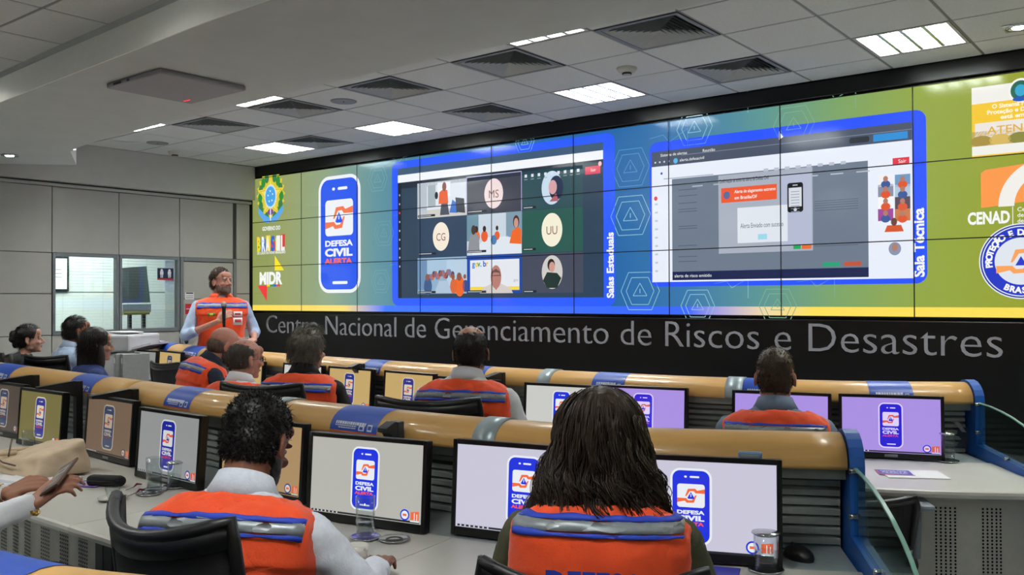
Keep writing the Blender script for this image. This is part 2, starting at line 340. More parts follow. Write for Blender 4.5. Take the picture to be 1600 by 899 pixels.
# ceiling luminaires
M_lamp = bpy.data.materials.new('lamp_tube'); M_lamp.use_nodes = True
M_lamp.node_tree.nodes['Principled BSDF'].inputs['Emission Color'].default_value = (.97, 1, .97, 1); M_lamp.node_tree.nodes['Principled BSDF'].inputs['Emission Strength'].default_value = LAMP
M_louv = mat('mirror_louver', '#d8dcdc', .25, metal=.7, var=.02)
def lamp_meshes():
    h = T/2-.012; a = MB()
    a.box(-h, -h, 0, -h+.02, h, .07); a.box(h-.02, -h, 0, h, h, .07); a.box(-h+.02, -h, 0, h-.02, -h+.02, .07); a.box(-h+.02, h-.02, 0, h-.02, h, .07); a.box(-h, -h, .07, h, h, .075)
    t = MB()
    for k in range(4): x = -h+.02+(k+.5)*(2*h-.04)/4; t.box(x-.045, -h+.03, .045, x+.045, h-.03, .05)
    l = MB()
    for k in range(1, 4): x = -h+.02+k*(2*h-.04)/4; l.box(x-.012, -h+.02, .002, x+.012, h-.02, .04)
    c = MB()
    for k in range(1, 8): y = -h+.02+k*(2*h-.04)/8; c.box(-h+.02, y-.0015, .012, h-.02, y+.0015, .04)
    return a.mesh('housing', M_white), t.mesh('tube', M_lamp), l.mesh('reflector', M_louv), c.mesh('cross_louver', M_louv)
LM = lamp_meshes()
lamp_lab = {(0, 0): 'square louvred ceiling light above the right end of the video wall', (-4, 0): 'square louvred ceiling light beside the smoke detector, near the video wall',
 (-8, 0): 'square louvred ceiling light near the video wall, third from the right in its row', (-11, 0): 'square louvred ceiling light touching a vent, farthest along the video wall',
 (-3, -3): 'louvred ceiling light half cut off by the soffit, at top centre', (-8, -3): 'louvred ceiling light half hidden by the soffit, beside the middle vent', (-11, -3): 'louvred ceiling light half hidden by the soffit, farthest left',
 (4, 0): 'square louvred ceiling light beyond the right edge of the picture', (2, -3): 'square louvred ceiling light over the camera side, out of the picture'}
def lamp(x, y, z, lab):
    e = empty('ceiling_light', (x, y, z), label=lab, cat='ceiling light', group='square louvred ceiling lights')
    for n, m in zip(('housing', 'tube', 'reflector', 'cross_louver'), LM): obj(n, m, e)
for (i, j) in sorted(lampset): lamp(GX+(i+.5)*T, GY+(j+.5)*T, HC, lamp_lab[(i, j)])
# diffusers
def vent_meshes():
    h = T/2-.012; out = []
    fr = MB()
    for k, (s0, s1, z0, z1) in enumerate([(h, h-.03, -.004, -.004)]):
        for q in range(4):
            M = Matrix.Rotation(q*pi/2, 4, 'Z'); fr.add([(-s0, -s0, z0), (s0, -s0, z0), (s1, -s1, z1), (-s1, -s1, z1)], [(0, 1, 2, 3)], 0, False, M)
            fr.add([(-s0, -s0, z0), (s0, -s0, z0), (s0, -s0, .02), (-s0, -s0, .02)], [(3, 2, 1, 0)], 0, False, M)
    fr.box(-h, -h, .1, h, h, .102, 1)
    for q in range(4): fr.add([(-h, -h, 0), (h, -h, 0), (h, -h, .1), (-h, -h, .1)], [(0, 1, 2, 3)], 1, False, Matrix.Rotation(q*pi/2, 4, 'Z'))
    out.append(fr.mesh('frame', [M_tbar, M_black]))
    for k in range(8):
        so = h-.035-k*.0315; si = so-.034
        if si < .0: si = 0
        m = MB()
        for q in range(4):
            M = Matrix.Rotation(q*pi/2, 4, 'Z')
            m.add([(-so, -so, -.004), (so, -so, -.004), (si, -si, .028), (-si, -si, .028)], [(0, 1, 2, 3)], 0, False, M)
            m.add([(-so, -so, -.002), (so, -so, -.002), (si, -si, .031), (-si, -si, .031)], [(3, 2, 1, 0)], 0, False, M)
        out.append(m.mesh('louver', mat('vent_blade', '#a9abac', .5, var=.04)))
    return out
VM = vent_meshes()
vlab = {(-2, -2): 'large square air vent nearest the top edge, right of centre', (-4, -2): 'square air vent left of the smoke detector', (-2, 0): 'square air vent beside the video wall, rightmost of that row',
 (-6, -2): 'square air vent right of the round ceiling speaker', (-6, 0): 'square air vent close to the video wall between two lights', (-8, -2): 'square air vent left of the round ceiling speaker',
 (-10, -2): 'square air vent nearest the ceiling dome above the left wall', (-10, 0): 'square air vent touching the farthest light by the video wall'}
for (i, j) in sorted(vents):
    e = empty('ceiling_vent', (GX+(i+.5)*T, GY+(j+.5)*T, HC), label=vlab[(i, j)], cat='air vent', group='square air vents in the tiled ceiling')
    for k, m in enumerate(VM): obj('frame' if k == 0 else 'louver', m, e)
# smoke detector, speaker discs, downlights
def detector(p, lab, cat='smoke detector'):
    b = MB(); b.lathe([(.0, -.055), (.03, -.052), (.034, -.035), (.06, -.03), (.075, -.012), (.078, 0)], 28)
    e = empty('smoke_detector', p, label=lab, cat=cat); b.build('body', M_white, e)
    b = MB(); b.lathe([(.035, -.05), (.037, -.044), (.035, -.036)], 20); b.build('sensor_ring', M_dgrey, e)
detector((-3.47, 5.79, HC), 'white domed smoke detector in the tile in front of the centre light')
detector((-9.55, 5.75, HC), 'white domed smoke detector close to the left wall')
def spk(x, y, lab):
    e = empty('ceiling_speaker', (x, y, HC), label=lab, cat='speaker'); b = MB(); b.lathe([(.115, 0), (.112, -.006), (.105, -.006), (.0, -.002)], 32); b.build('grille', M_tbar, e)
    b = MB(); b.ell((0, 0, -.006), (.008, .008, .003)); b.build('screw', M_black, e)
spk(-5.97, 5.2, 'flat round grey ceiling speaker between two air vents'); spk(-9.15, 5.3, 'faint round ceiling speaker left of the farthest vent')
def downlight(p, lab, sq, k, ang=1.6):
    e = empty('downlight', p, label=lab, cat='downlight'); b = MB()
    if sq: b.rbox(-.085, -.085, -.008, .085, .085, 0, .003)
    b.lathe([(.075, 0), (.075, -.012), (.055, -.012), (.048, -.002), (.0, -.002)], 28); b.build('trim_ring', M_chrome, e)
    b = MB(); b.ell((0, 0, -.008), (.038, .038, .01)); b.build('bulb', M_lamp, e)
    l = bpy.data.lights.new('spot', 'SPOT'); l.energy = k; l.spot_size = ang; l.spot_blend = .8; l.shadow_soft_size = .04; l.color = (1, .95, .85)
    o = bpy.data.objects.new('spot', l); C.objects.link(o); o.parent = e; o.location = (0, 0, -.03)
downlight((GX+1.5*T, GY+.5*T+.1, HC), 'square-trimmed round downlight in the ceiling at the right edge', True, 12)
HS = EYE+1.37; HR = EYE+1.58
downlight(at_z(15, 242, HS), 'glowing round downlight in the soffit at the far left', False, 14)
# soffit slab: stands below the tiled ceiling, straight recess on the camera side
outer = [(4.5, 3.78), (-2, 3.82), (-3.5, 3.74), (-4.6, 3.74), (-6.06, 3.76), (-7.5, 3.83), (-8.2, 3.92), (-9.13, 4.4), (-9.63, 3.87), (XL+.11, 3.6)]
inner = [(XL+.11, 2.85), (-8, 2.76), (-6.63, 2.665), (-5.73, 2.615), (-4.74, 2.57), (-3.85, 2.525), (-3.4, 2.52), (4.5, 2.5)]
b = MB(); ring = outer+inner; n = len(ring)
b.add([(x, y, HS) for x, y in ring]+[(x, y, HC-.001 if k < len(outer) else HR) for k, (x, y) in enumerate(ring)], [tuple(range(n))]+[(k, (k+1) % n, n+(k+1) % n, n+k) for k in range(n)])
b.build('ceiling_soffit', M_soffit, kind='structure')
# thin wedge at the soffit corner, painted white as a sliver of lit face
p, q, r_ = at_z(110, 237, HS-.003), at_z(119, 236, HS-.003), at_z(119, 257, HS-.003)
b = MB(); b.add([p, q, r_, p+V((0, 0, .01)), q+V((0, 0, .01)), r_+V((0, 0, .01))], [(0, 1, 2), (5, 4, 3), (0, 3, 4, 1), (1, 4, 5, 2), (2, 5, 3, 0)])
b.build('trim_lit_sliver', mat('lit_sliver_white', '#ffffff', .6, var=.01), kind='structure')
# cove lip + recess ceiling
b = MB()
for (x0, y0), (x1, y1) in zip(inner, inner[1:]):
    b.add([(x0, y0-.006, HS-.002), (x1, y1-.006, HS-.002), (x1, y1-.006, HR-.045), (x0, y0-.006, HR-.045), (x0, y0+.002, HS-.002), (x1, y1+.002, HS-.002), (x1, y1+.002, HR-.045), (x0, y0+.002, HR-.045)],
          [(0, 1, 2, 3), (7, 6, 5, 4), (0, 4, 5, 1), (3, 2, 6, 7)])
b.build('trim_4', mat('cove_white', '#e9e9e4', .6, var=.02), kind='structure')
b = MB(); b.box(-10.1, -6, HR+.03, 4.6, 2.9, HR+.1); rc = b.build('ceiling_recess', mat('plenum_dark', '#1c1c1c', .9), kind='structure')
for i in range(-13, -1):
    for j in range(0, 5):
        x0 = GX+.02+i*T; y0 = 2.22-j*T
        if x0 < XL: continue
        if (i, j) == (-7, 1): continue
        obj('ceiling_tile', tmesh, rc, (x0+T/2, y0+T/2-.0, HR))
b = MB(); b.box(GX+.02-T*1+.01, -.9, HR, 4.5, 2.83, HR+.015); b.box(XL, -6, HR, 4.5, -.9, HR+.015); b.build('ceiling_slab', M_tile, rc)
b = MB()
for i in range(-12, -1): b.box(GX+.02+i*T-.0075, -.9, HR+.003, GX+.02+i*T+.0075, 2.84, HR+.012)
for j in range(0, 5): b.box(XL, 2.22-j*T-.0075, HR+.003, -2.4, 2.22-j*T+.0075, HR+.012)
b.build('grid_bar', M_tbar, rc, kind='stuff')
# lights in the rest of the room (out of the picture, above and behind the camera)
for k, (x, y) in enumerate([(-7.6, .6), (-4.6, .4), (-1.2, .6), (1.8, .6), (-7.6, -2.6), (-4.2, -2.6), (-1.0, -2.6), (2.2, -2.6)]):
    e = empty('ceiling_light', (x, y, HR-.08), label='louvred ceiling light out of the picture, %s row, %s' % (('over the seats', 'behind the camera')[k//4], ('next to the left wall', 'second from the left wall', 'third from the left wall', 'farthest right')[k % 4]), cat='ceiling light', group='square louvred ceiling lights')
    for n_, m_ in zip(('housing', 'tube', 'reflector', 'cross_louver'), LM): obj(n_, m_, e)
downlight((-6.95, 2.3, HR), 'round downlight washing the raised ceiling edge, left of the picture', False, 48, 2.9); downlight((-4.15, 2.0, HR), 'round downlight washing the raised ceiling edge, above the picture', False, 16, 2.9)
# vent at the top-left corner in the recess
e = empty('ceiling_vent', (GX+.02-6.5*T, 2.22-.5*T, HR), label='dark air vent in the raised ceiling at the top-left corner', cat='air vent', group='square air vents in the tiled ceiling')
for k, m in enumerate(VM): obj('frame' if k == 0 else 'louver', m, e)
# access panel / wifi unit in the soffit
a0 = at_z(276, 132, HS)
ap = empty('ceiling_projector_panel', a0, label='flat square grey unit with a small red light under the soffit', cat='ceiling unit')
b = MB(); b.rbox(-.315, -.3, -.035, .315, .3, .0, .012, seg=2); b.build('body', mat('unit_grey', '#98969a', .6, var=.02), ap)
b = MB(); b.box(-.22, -.302, -.028, -.13, -.299, -.014); b.box(-.06, -.302, -.028, -.03, -.299, -.014); b.build('port', M_black, ap)
led = at_z(292, 157, HS-.036)-a0
b = MB(); b.box(led.x-.035, led.y-.006, -.0375, led.x+.035, led.y+.006, -.0352); b.build('indicator_light', emi('red_led', '#ff2a3a', 1.5), ap, label='red indicator light')
# bullet camera under the ceiling by the video wall
p = at_z(369, 269, HC-.002); cm = empty('security_camera', p, label='small dark security camera hanging from the ceiling at the left of the video wall', cat='camera')
b = MB(); b.lathe([(.06, 0), (.06, -.012), (.0, -.012)], 20); b.tube([(0, 0, -.01), (0, 0, -.2)], .009); b.build('bracket', M_lgrey, cm)
b = MB(); M = Matrix.Translation((0, 0, -.22)) @ Matrix.Rotation(.75, 4, 'Z') @ Matrix.Rotation(-.3, 4, 'Y'); b.rbox(-.13, -.035, -.035, .08, .035, .035, .01, M=M); b.build('body', M_black, cm)
b = MB(); b.lathe([(.028, 0), (.03, .02), (.02, .022), (0, .018)], 16, M=M @ Matrix.Translation((-.13, 0, 0)) @ Matrix.Rotation(-pi/2, 4, 'Y')); b.build('lens', M_glass, cm)
b = MB(); b.tube([(.05, .02, -.2), (.12, .08, -.17), (.16, .1, -.28)], .006); b.build('cable', M_lgrey, cm)
# ================================================================== VIDEO WALL
PW, PH, ZT, ZB = 1.0205, .5745, EYE+1.566, EYE-.1575
vw = empty('video_wall', (XL+.02, YW, ZB), label='long wall of tiled display screens showing a blue and green presentation', cat='video wall')
vw0 = vw.location.copy()
pm = MB(); pm.rbox(.003, 0, .003, PW-.003, .05, PH-.003, .002); pmm = pm.mesh('display_panel', M_black)
for n in range(11):
    for m in range(3): obj('display_panel', pmm, vw, (n*PW, 0, ZT-ZB-(m+1)*PH))
def W(px, py): p = at_y(px, py, YW-.003); return (p.x-vw0.x, p.z-vw0.z)
def flat(): return Flat((0, -.003, 0), (1, 0, 0), (0, 0, 1), (0, -1, 0))
WW, WH = 11*PW, ZT-ZB
# picture background: olive - teal - blue - olive, as displayed
def bg_mat():
    m = bpy.data.materials.new('displayed_background'); m.use_nodes = True; nt = m.node_tree; b = nt.nodes['Principled BSDF']
    b.inputs['Base Color'].default_value = (.01, .01, .01, 1); b.inputs['Roughness'].default_value = .12
    tc = nt.nodes.new('ShaderNodeTexCoord'); sx = nt.nodes.new('ShaderNodeSeparateXYZ'); nt.links.new(tc.outputs['Object'], sx.inputs[0])
    ma = nt.nodes.new('ShaderNodeMath'); ma.operation = 'MULTIPLY'; ma.inputs[1].default_value = 1/10.0; nt.links.new(sx.outputs[0], ma.inputs[0])
    r = nt.nodes.new('ShaderNodeValToRGB'); nt.links.new(ma.outputs[0], r.inputs[0]); cr = r.color_ramp
    st = [(0, '#8f9a54'), (.07, '#97a168'), (.15, '#8fa584'), (.24, '#5f93a0'), (.35, '#2f6f9e'), (.55, '#2266a8'), (.63, '#3a78ac'), (.70, '#5d9793'), (.76, '#7da568'), (.82, '#93a746'), (.9, '#97a02c'), (.99, '#9a9f22')]
    while len(cr.elements) < len(st): cr.elements.new(.5)
    for e, (p, c) in zip(cr.elements, st): e.position = p; e.color = lin(c)
    nt.links.new(r.outputs[0], b.inputs['Emission Color']); b.inputs['Emission Strength'].default_value = 1; return m
F = flat(); F.rect(.005, .004, WW, WH, bg_mat(), 0); F.build('background_image', vw)
# bottom band
def band_mat():
    m = bg_mat(); m.name = 'displayed_band'; cr = [n for n in m.node_tree.nodes if n.type == 'VALTORGB'][0].color_ramp
    while len(cr.elements) > 6: cr.elements.remove(cr.elements[-1])
    for e, (p, c) in zip(cr.elements, [(0, '#fbdc50'), (.18, '#fadd74'), (.25, '#3f78ff'), (.63, '#3a68ff'), (.70, '#f2d9a6'), (.74, '#fde05a')]): e.position = p; e.color = lin(c)
    return m
F = flat(); v = (W(766, 477)[1]+W(1300, 481)[1]+W(430, 477)[1])/3; F.rect(.005, .004, WW, v, band_mat(), 1); F.build('band_image', vw)
# faint line pattern: hexagonal rings and warning triangle
F = flat(); LN = E('#8fc3d4'); LN2 = E('#7fae8f')
def hexa(cx, cy, r, m):
    for k in (1, .72): F.line([(cx+r*k*x, cy+r*k*y) for x, y in ((-1, 0), (-.6, .85), (.6, .85), (1, 0), (.6, -.85), (-.6, -.85), (-1, 0))], .006, m, 2)
    F.line([(cx+r*.36*x, cy+r*.36*y) for x, y in ((-1, -.6), (0, 1), (1, -.6), (-1, -.6))], .006, m, 2)
    F.line([(cx, cy+r*.1), (cx, cy-r*.1)], .008, m, 2)
    F.line([(cx+r*x, cy+r*y) for x, y in ((1.0, 1.2), (1.7, 1.3), (2.0, .95), (2.9, 1.45), (2.9, .4))], .005, m, 2)
W1_ = lambda x, y: W(x, y)
for (px, py, r, m) in ((985, 337, .21, LN), (590, 280, .16, E('#7aa9a9')), (600, 365, .16, E('#6fa2a8')), (595, 440, .15, E('#6fa2a8')), (985, 262, .2, E('#5f9bc8')), (1000, 455, .2, LN), (1085, 200, .17, LN), (1240, 195, .17, LN2), (1215, 478, .16, LN2), (1090, 478, .16, LN), (820, 222, .12, LN)):
    hexa(*W(px, py), r, m)
F.build('line_pattern_image', vw)
# ---- left column: arms, government lettering, ministry mark
BR = ['#f3d72a', '#22a048', '#2b62d8', '#e23a34']
F = flat(); cu, cv = W(423, 312); a = .24
def star(cu, cv, R, r, m, l, n=5, rot=pi/2, sy=1.1): F.poly([(cu+(R if k % 2 == 0 else r)*cos(rot+k*pi/n), cv+sy*(R if k % 2 == 0 else r)*sin(rot+k*pi/n)) for k in range(2*n)], m, l)
star(cu, cv+.06, .30, .25, E('#d9c935'), 2, 20)
for sgn in (-1, 1):
    for k in range(7):
        t = -1.25+k*.42; F.disc(cu+sgn*(.2*cos(t)+.02), cv+.03+.26*sin(t), .045, .065, E('#2f8f3a' if k % 2 else '#3f7f4a'), 3, 10)
star(cu, cv+.04, .28, .12, E('#f0d540'), 4); star(cu, cv+.04, .24, .10, E('#d8a23a'), 5); star(cu, cv+.04, .22, .09, E('#e9df55'), 6)
F.disc(cu, cv+.04, .125, .155, E('#cfe2ea'), 7); F.disc(cu, cv+.04, .105, .13, E('#4aa6e8'), 8)
for k in range(5): F.disc(cu+.05*cos(k*1.26+.4), cv+.04+.07*sin(k*1.26+.4), .01, .012, E('#ffffff'), 9, 8)
F.disc(cu, cv-.16, .06, .04, E('#7a4aa8'), 6); F.rect(cu-.008, cv-.27, cu+.008, cv-.12, E('#ffffff'), 7)
for sgn in (-1, 1): F.poly([(cu, cv-.24), (cu+sgn*.1, cv-.2), (cu+sgn*.25, cv-.09), (cu+sgn*.26, cv-.16), (cu+sgn*.14, cv-.28), (cu+sgn*.03, cv-.3)], E('#5fa8e8'), 6)
F.build('coat_of_arms_image', vw)
F = flat(); tw = E('#f4f6f2')
u0, v0 = W(410, 361); u1, _ = W(438, 357); F.text('GOVERNO DO', u0, v0, .052, tw, 3, .03, width=u1-u0)
u0, v0 = W(401, 392); u1, _ = W(423, 388); u2, v2 = W(446, 384); h = .2
xs = [u0+(W(446, 384)[0]-u0)*k/6 for k in range(7)]; v0 -= .01
cols = ['#f3d72a', '#e23a34', '#22a048', '#2b62d8', '#f3d72a', '#e23a34']
for k, ch in enumerate('BRASIL'):
    F.rect(xs[k], v0, xs[k+1]-.008, v0+h*(.6+.4*((k*37) % 3)/2), E(cols[(k+2) % 6]), 2)
    F.text(ch, xs[k]+.006, v0+.005, h-.02, E(cols[k] if k in (0, 3) else '#f0f3ee'), 3, .05, width=xs[k+1]-xs[k]-.022)
u0, v0 = W(402, 394.5); F.text('DO LADO DO POVO BRASILEIRO', u0, v0-.03, .032, tw, 3, .02, width=W(446, 392)[0]-u0)
F.build('government_lettering_image', vw)
F = flat(); F.poly([W(429.5, 399.5), W(429.5, 423), W(444, 422.5)], E('#fbe62a'), 3); F.poly([W(402.8, 447), W(417.5, 446), W(417, 471)], E('#f0383c'), 3)
u0, v0 = W(405.5, 444); F.text('MIDR', u0, v0, .15, tw, 4, .05, width=W(441, 443)[0]-u0)
for k, c in enumerate(BR): x0 = W(417+k*5.2, 445.5)[0]; F.rect(x0, v0-.035, x0+.065, v0-.01, E(c), 4)
F.build('ministry_mark_image', vw)
# ---- the phone emblem, drawn once, used on the wall and on every monitor
def phone(F, cu, cv, w, h, l=2, white='#eef2f6', blue='#2257ee', orange='#f4784e', red='#ff6b5c', step=1):
    Wm, Bm, Om, Rm = E(white), E(blue), E(orange), E(red); r = w*.24; u0, u1 = cu-w/2, cu+w/2; v0, v1 = cv-h/2, cv+h/2; e = w*.055
    F.rect(u0, v0, u1, v1, Wm, l, r); F.rect(u0+e, v0+e, u1-e, v1-e, Bm, l+step, r-e)
    F.rect(cu-.03*w, v1-.125*h, cu+.2*w, v1-.1*h, Wm, l+2*step, .012*h); F.disc(cu-.13*w, v1-.112*h, .035*w, .014*h, Wm, l+2*step, 12)
    F.rect(cu-.16*w, v0+.075*h, cu+.2*w, v0+.1*h, Wm, l+2*step, .012*h)
    sc = .33*w; qv = v1-.36*h; q = h/w/2.15
    F.rect(cu-sc, qv-sc*1.0*q, cu+sc, qv+sc*1.0*q, Wm, l+2*step, sc*.2)
    X = lambda pts: [(cu+x*sc, qv+y*sc*q) for x, y in pts]
    hand = [(-.42, -.05), (-.22, .58), (.3, .62), (.45, .45), (1.0, .6), (1.0, .22), (.35, .22), (.2, .4), (-.08, .38), (-.32, -.05)]
    F.poly(X(hand), Om, l+3*step); F.poly(X([(-x, -y) for x, y in hand]), Om, l+3*step)
    F.poly(X([(-.26, -.2), (0, .32), (.26, -.2), (.18, -.28), (-.18, -.28)]), Bm, l+4*step); F.rect(cu-.03*sc, qv-.1*sc*q, cu+.03*sc, qv+.16*sc*q, Wm, l+5*step)
    F.text('DEFESA', cu-.34*w, v1-.60*h, .048*h, Wm, l+3*step, .045, width=.66*w)
    F.text('CIVIL', cu-.34*w, v1-.685*h, .064*h, Wm, l+3*step, .05, width=.66*w)
    F.text('ALERTA', cu-.34*w, v1-.75*h, .045*h, Rm, l+3*step, .045, width=.66*w)
F = flat(); a0, a1 = W(498, 366), W(563.5, 366); t0, t1 = W(530, 274)[1], W(530, 458)[1]
phone(F, (a0[0]+a1[0])/2, (t0+t1)/2, a1[0]-a0[0], t0-t1, 3); F.build('phone_emblem_image', vw)
# ---- windows: helpers for items given where they are seen on the wall plane
def R(F, x0, y0, x1, y1, c, l, r=0, k=1): a, b = W(x0, y0), W(x1, y1); F.rect(a[0], a[1], b[0], b[1], E(c, k), l, r)
def c7(x, y): return 610+x/3.329, 210+y/3.329
def c8(x, y): return 940+x/2.644, 160+y/2.644
def person_blob(F, x, y, s, top, skin='#b9887a', hair='#2a2526', l=9, sit=True):
    u, v = W(x, y); F.poly([(u-.9*s, v-2.6*s), (u-.85*s, v-1.2*s), (u-.35*s, v-.85*s), (u+.35*s, v-.85*s), (u+.85*s, v-1.2*s), (u+.9*s, v-2.6*s)], E(top), l)
    F.disc(u, v+.12*s, .5*s, .62*s, E(hair), l+1, 14); F.disc(u, v-.12*s, .4*s, .52*s, E(skin), l+2, 14)
# left call window
F = flat(); u0, u1 = -7.335-vw0.x, -4.388-vw0.x; v0, v1 = EYE-.084-vw0.z, EYE+1.535-vw0.z
F.rect(u0, v0, u1, v1, E('#2a5cff'), 2, .09)
iu0, iu1 = W(622, 350)[0], W(943, 350)[0]; iv0, iv1 = EYE+.0-vw0.z, EYE+1.455-vw0.z
F.rect(iu0, iv0, iu1, iv1, E('#2c4258'), 3); F.rect(iu0, iv1-.075, iu1, iv1, E('#3d5a78'), 4); F.rect(iu0, iv1-.16, iu1, iv1-.075, E('#f2f5fa'), 4)
F.rect(iu0, iv0, iu0+.055, iv1-.16, E('#16202c'), 4); F.rect(iu0+.055, iv1-.23, iu1, iv1-.16, E('#1d2a3a'), 4)
for k in range(9): F.disc(iu0+.028, iv1-.3-k*.1, .01, .012, E('#c8d2dc'), 5, 8)
F.disc(iu0+.028, iv1-.5, .012, .014, E('#f05040'), 6, 8)
for k in range(9): u = W(820+k*10.2, 258)[0]; F.rect(u, iv1-.255, u+.03, iv1-.225, E('#dde4ec'), 6); F.rect(u-.005, iv1-.28, u+.035, iv1-.272, E('#93a0ac'), 6)
F.rect(iu1-.2, iv1-.29, iu1-.03, iv1-.215, E('#e0405c'), 6); F.text('Sair', iu1-.14, iv1-.265, .03, tw, 7)
F.disc(iu1-.035, iv1-.2, .02, .024, E('#f0c4cc'), 6, 10)
bu, bv = W(959, 466); F.text('Salas Estaduais', bu, bv+.0, .075, tw, 4, .035, rot=pi/2, width=None)
cw = [652.5, 729.7, 816, 912]; cu_ = [W(x, 350)[0] for x in cw]
rv = [W(700, 281)[1], W(700, 338.5)[1], W(700, 401)[1], W(700, 459)[1]]
cc = [['#dfe6ee', '#3f4250', '#2f4f58'], ['#304660', '#c9d6e2', '#2a5a52'], ['#8fb0cc', '#1f4aa8', '#454a5c']]
for r in range(3):
    for k in range(3): F.rect(cu_[k], rv[r+1], cu_[k+1]-.006, rv[r]-.006, E(cc[r][k]), 4)
F.line([(cu_[1], rv[1]), (cu_[1], rv[0]), (cu_[2]-.006, rv[0]), (cu_[2]-.006, rv[1])], .008, E('#b9b6e0'), 5)
def av(px, py, ru, rv_, c, t=None): u, v = W(px, py); F.disc(u, v, ru, rv_, E(c), 6, 28); t and F.text(t, u, v-.045, .085, E('#8a5a4a'), 7, align='CENTER', width=.13)
av(*c7(538, 308), .125, .155, '#f0dcdc', 'MS'); av(*c7(264, 532), .12, .155, '#f6ead8', 'CG'); av(*c7(841, 497), .125, .165, '#f4efd6', 'UU')
av(*c7(841, 278), .125, .165, '#c8dcee'); av(*c7(842, 717), .125, .165, '#d0ccc8')
u, v = W(*c7(850, 280)); F.disc(u+.03, v, .085, .12, E('#20304e'), 7); F.disc(u-.01, v+.01, .05, .07, E('#d8a4a8'), 8); F.poly([(u-.05, v-.13), (u+.03, v-.05), (u+.06, v-.13)], E('#b06068'), 8)
u, v = W(*c7(842, 717)); F.poly([(u-.11, v-.08), (u-.06, v+.0), (u+.06, v-.01), (u+.11, v-.06), (u+.06, v-.155), (u-.06, v-.155)], E('#1e3430'), 7); F.disc(u-.01, v+.07, .045, .06, E('#26201f'), 7); F.disc(u, v+.05, .035, .05, E('#d09a8c'), 8)
# cell 1: standing presenter in a room
x0, x1, y0, y1 = cu_[0], cu_[1], rv[1], rv[0]; w_, h_ = x1-x0, y1-y0
def q(a, b): return x0+a*w_, y0+b*h_
F.rect(*q(0, 0), *q(.2, .95), E('#b8c2cc'), 5); F.rect(*q(.22, .3), *q(.38, .9), E('#a8b4bc'), 5); F.rect(*q(.0, 0), *q(1, .22), E('#cfcdc6'), 5); F.rect(*q(.42, .55), *q(.68, .95), E('#eef2f6'), 6)
F.poly([q(.47, .05), q(.5, .4), q(.62, .4), q(.66, .05)], E('#4e5260'), 7); F.poly([q(.44, .36), q(.46, .68), q(.52, .74), q(.62, .72), q(.64, .36)], E('#e8602c'), 8); F.disc(*q(.56, .82), .03, .05, E('#8a5a50'), 9)
F.poly([q(.66, .1), q(.72, .45), q(.8, .35), q(.82, .08)], E('#3f74d0'), 7); F.poly([q(.8, .1), q(.78, .5), q(.95, .45), q(.97, .06)], E('#3c414c'), 8); F.disc(*q(.4, .6), .025, .04, E('#20263a'), 9)
# cell 5: meeting table
x0, x1, y0, y1 = cu_[1], cu_[2], rv[2], rv[1]; w_, h_ = x1-x0, y1-y0
F.rect(*q(0, .35), *q(.22, .99), E('#6f93a4'), 5); F.rect(*q(.72, .4), *q(1, .99), E('#7f9aac'), 5); F.poly([q(.1, .05), q(.35, .42), q(.75, .42), q(.99, .2), q(.99, .01), q(.1, .01)], E('#dfe6ee'), 5)
for px, py, s, c in ((.18, .55, .05, '#e8703a'), (.33, .55, .045, '#e8602c'), (.56, .55, .035, '#e8602c')): F.disc(*q(px, py-.1), s, s*1.3, E(c), 6); F.disc(*q(px, py+.08), s*.5, s*.7, E('#3a2a28'), 7)
F.poly([q(.02, .1), q(.05, .45), q(.14, .58), q(.23, .45), q(.24, .12)], E('#8f9298'), 8); F.disc(*q(.13, .62), .032, .05, E('#4a3a36'), 9)
F.poly([q(.78, .25), q(.83, .55), q(.93, .62), q(.99, .55), q(.99, .22)], E('#ef6a2a'), 8); F.disc(*q(.9, .75), .04, .065, E('#4a3028'), 9); F.disc(*q(.9, .72), .028, .05, E('#c89a8c'), 10)
F.disc(*q(.5, .35), .04, .05, E('#4f7fb0'), 7)
# cell 7: crowd in blue room
x0, x1, y0, y1 = cu_[0], cu_[1], rv[3], rv[2]; w_, h_ = x1-x0, y1-y0
F.rect(*q(0, .1), *q(.2, .95), E('#6f90b4'), 5); F.rect(*q(.2, .5), *q(.75, .93), E('#a8c4dc'), 5); F.rect(*q(.6, .2), *q(1, .9), E('#b8cfe2'), 5); F.poly([q(.35, .02), q(.45, .35), q(.62, .35), q(.7, .02)], E('#b0c4d8'), 7)
for k in range(16): F.disc(*q(.25+.5*((k*7) % 16)/16, .45+.14*((k*5) % 7)/7), .028, .036, E(['#b06a5c', '#3a4a66', '#c86a48', '#5f7fa8'][k % 4]), 6, 10)
for px, s, c in ((.22, .06, '#3a5a88'), (.74, .05, '#d8683a'), (.86, .07, '#ef6a2a'), (.97, .04, '#3a4a88')): F.disc(*q(px, .2), s, s*1.6, E(c), 8); F.disc(*q(px-.01, .45), s*.5, s*.62, E('#8a5a4c'), 9)
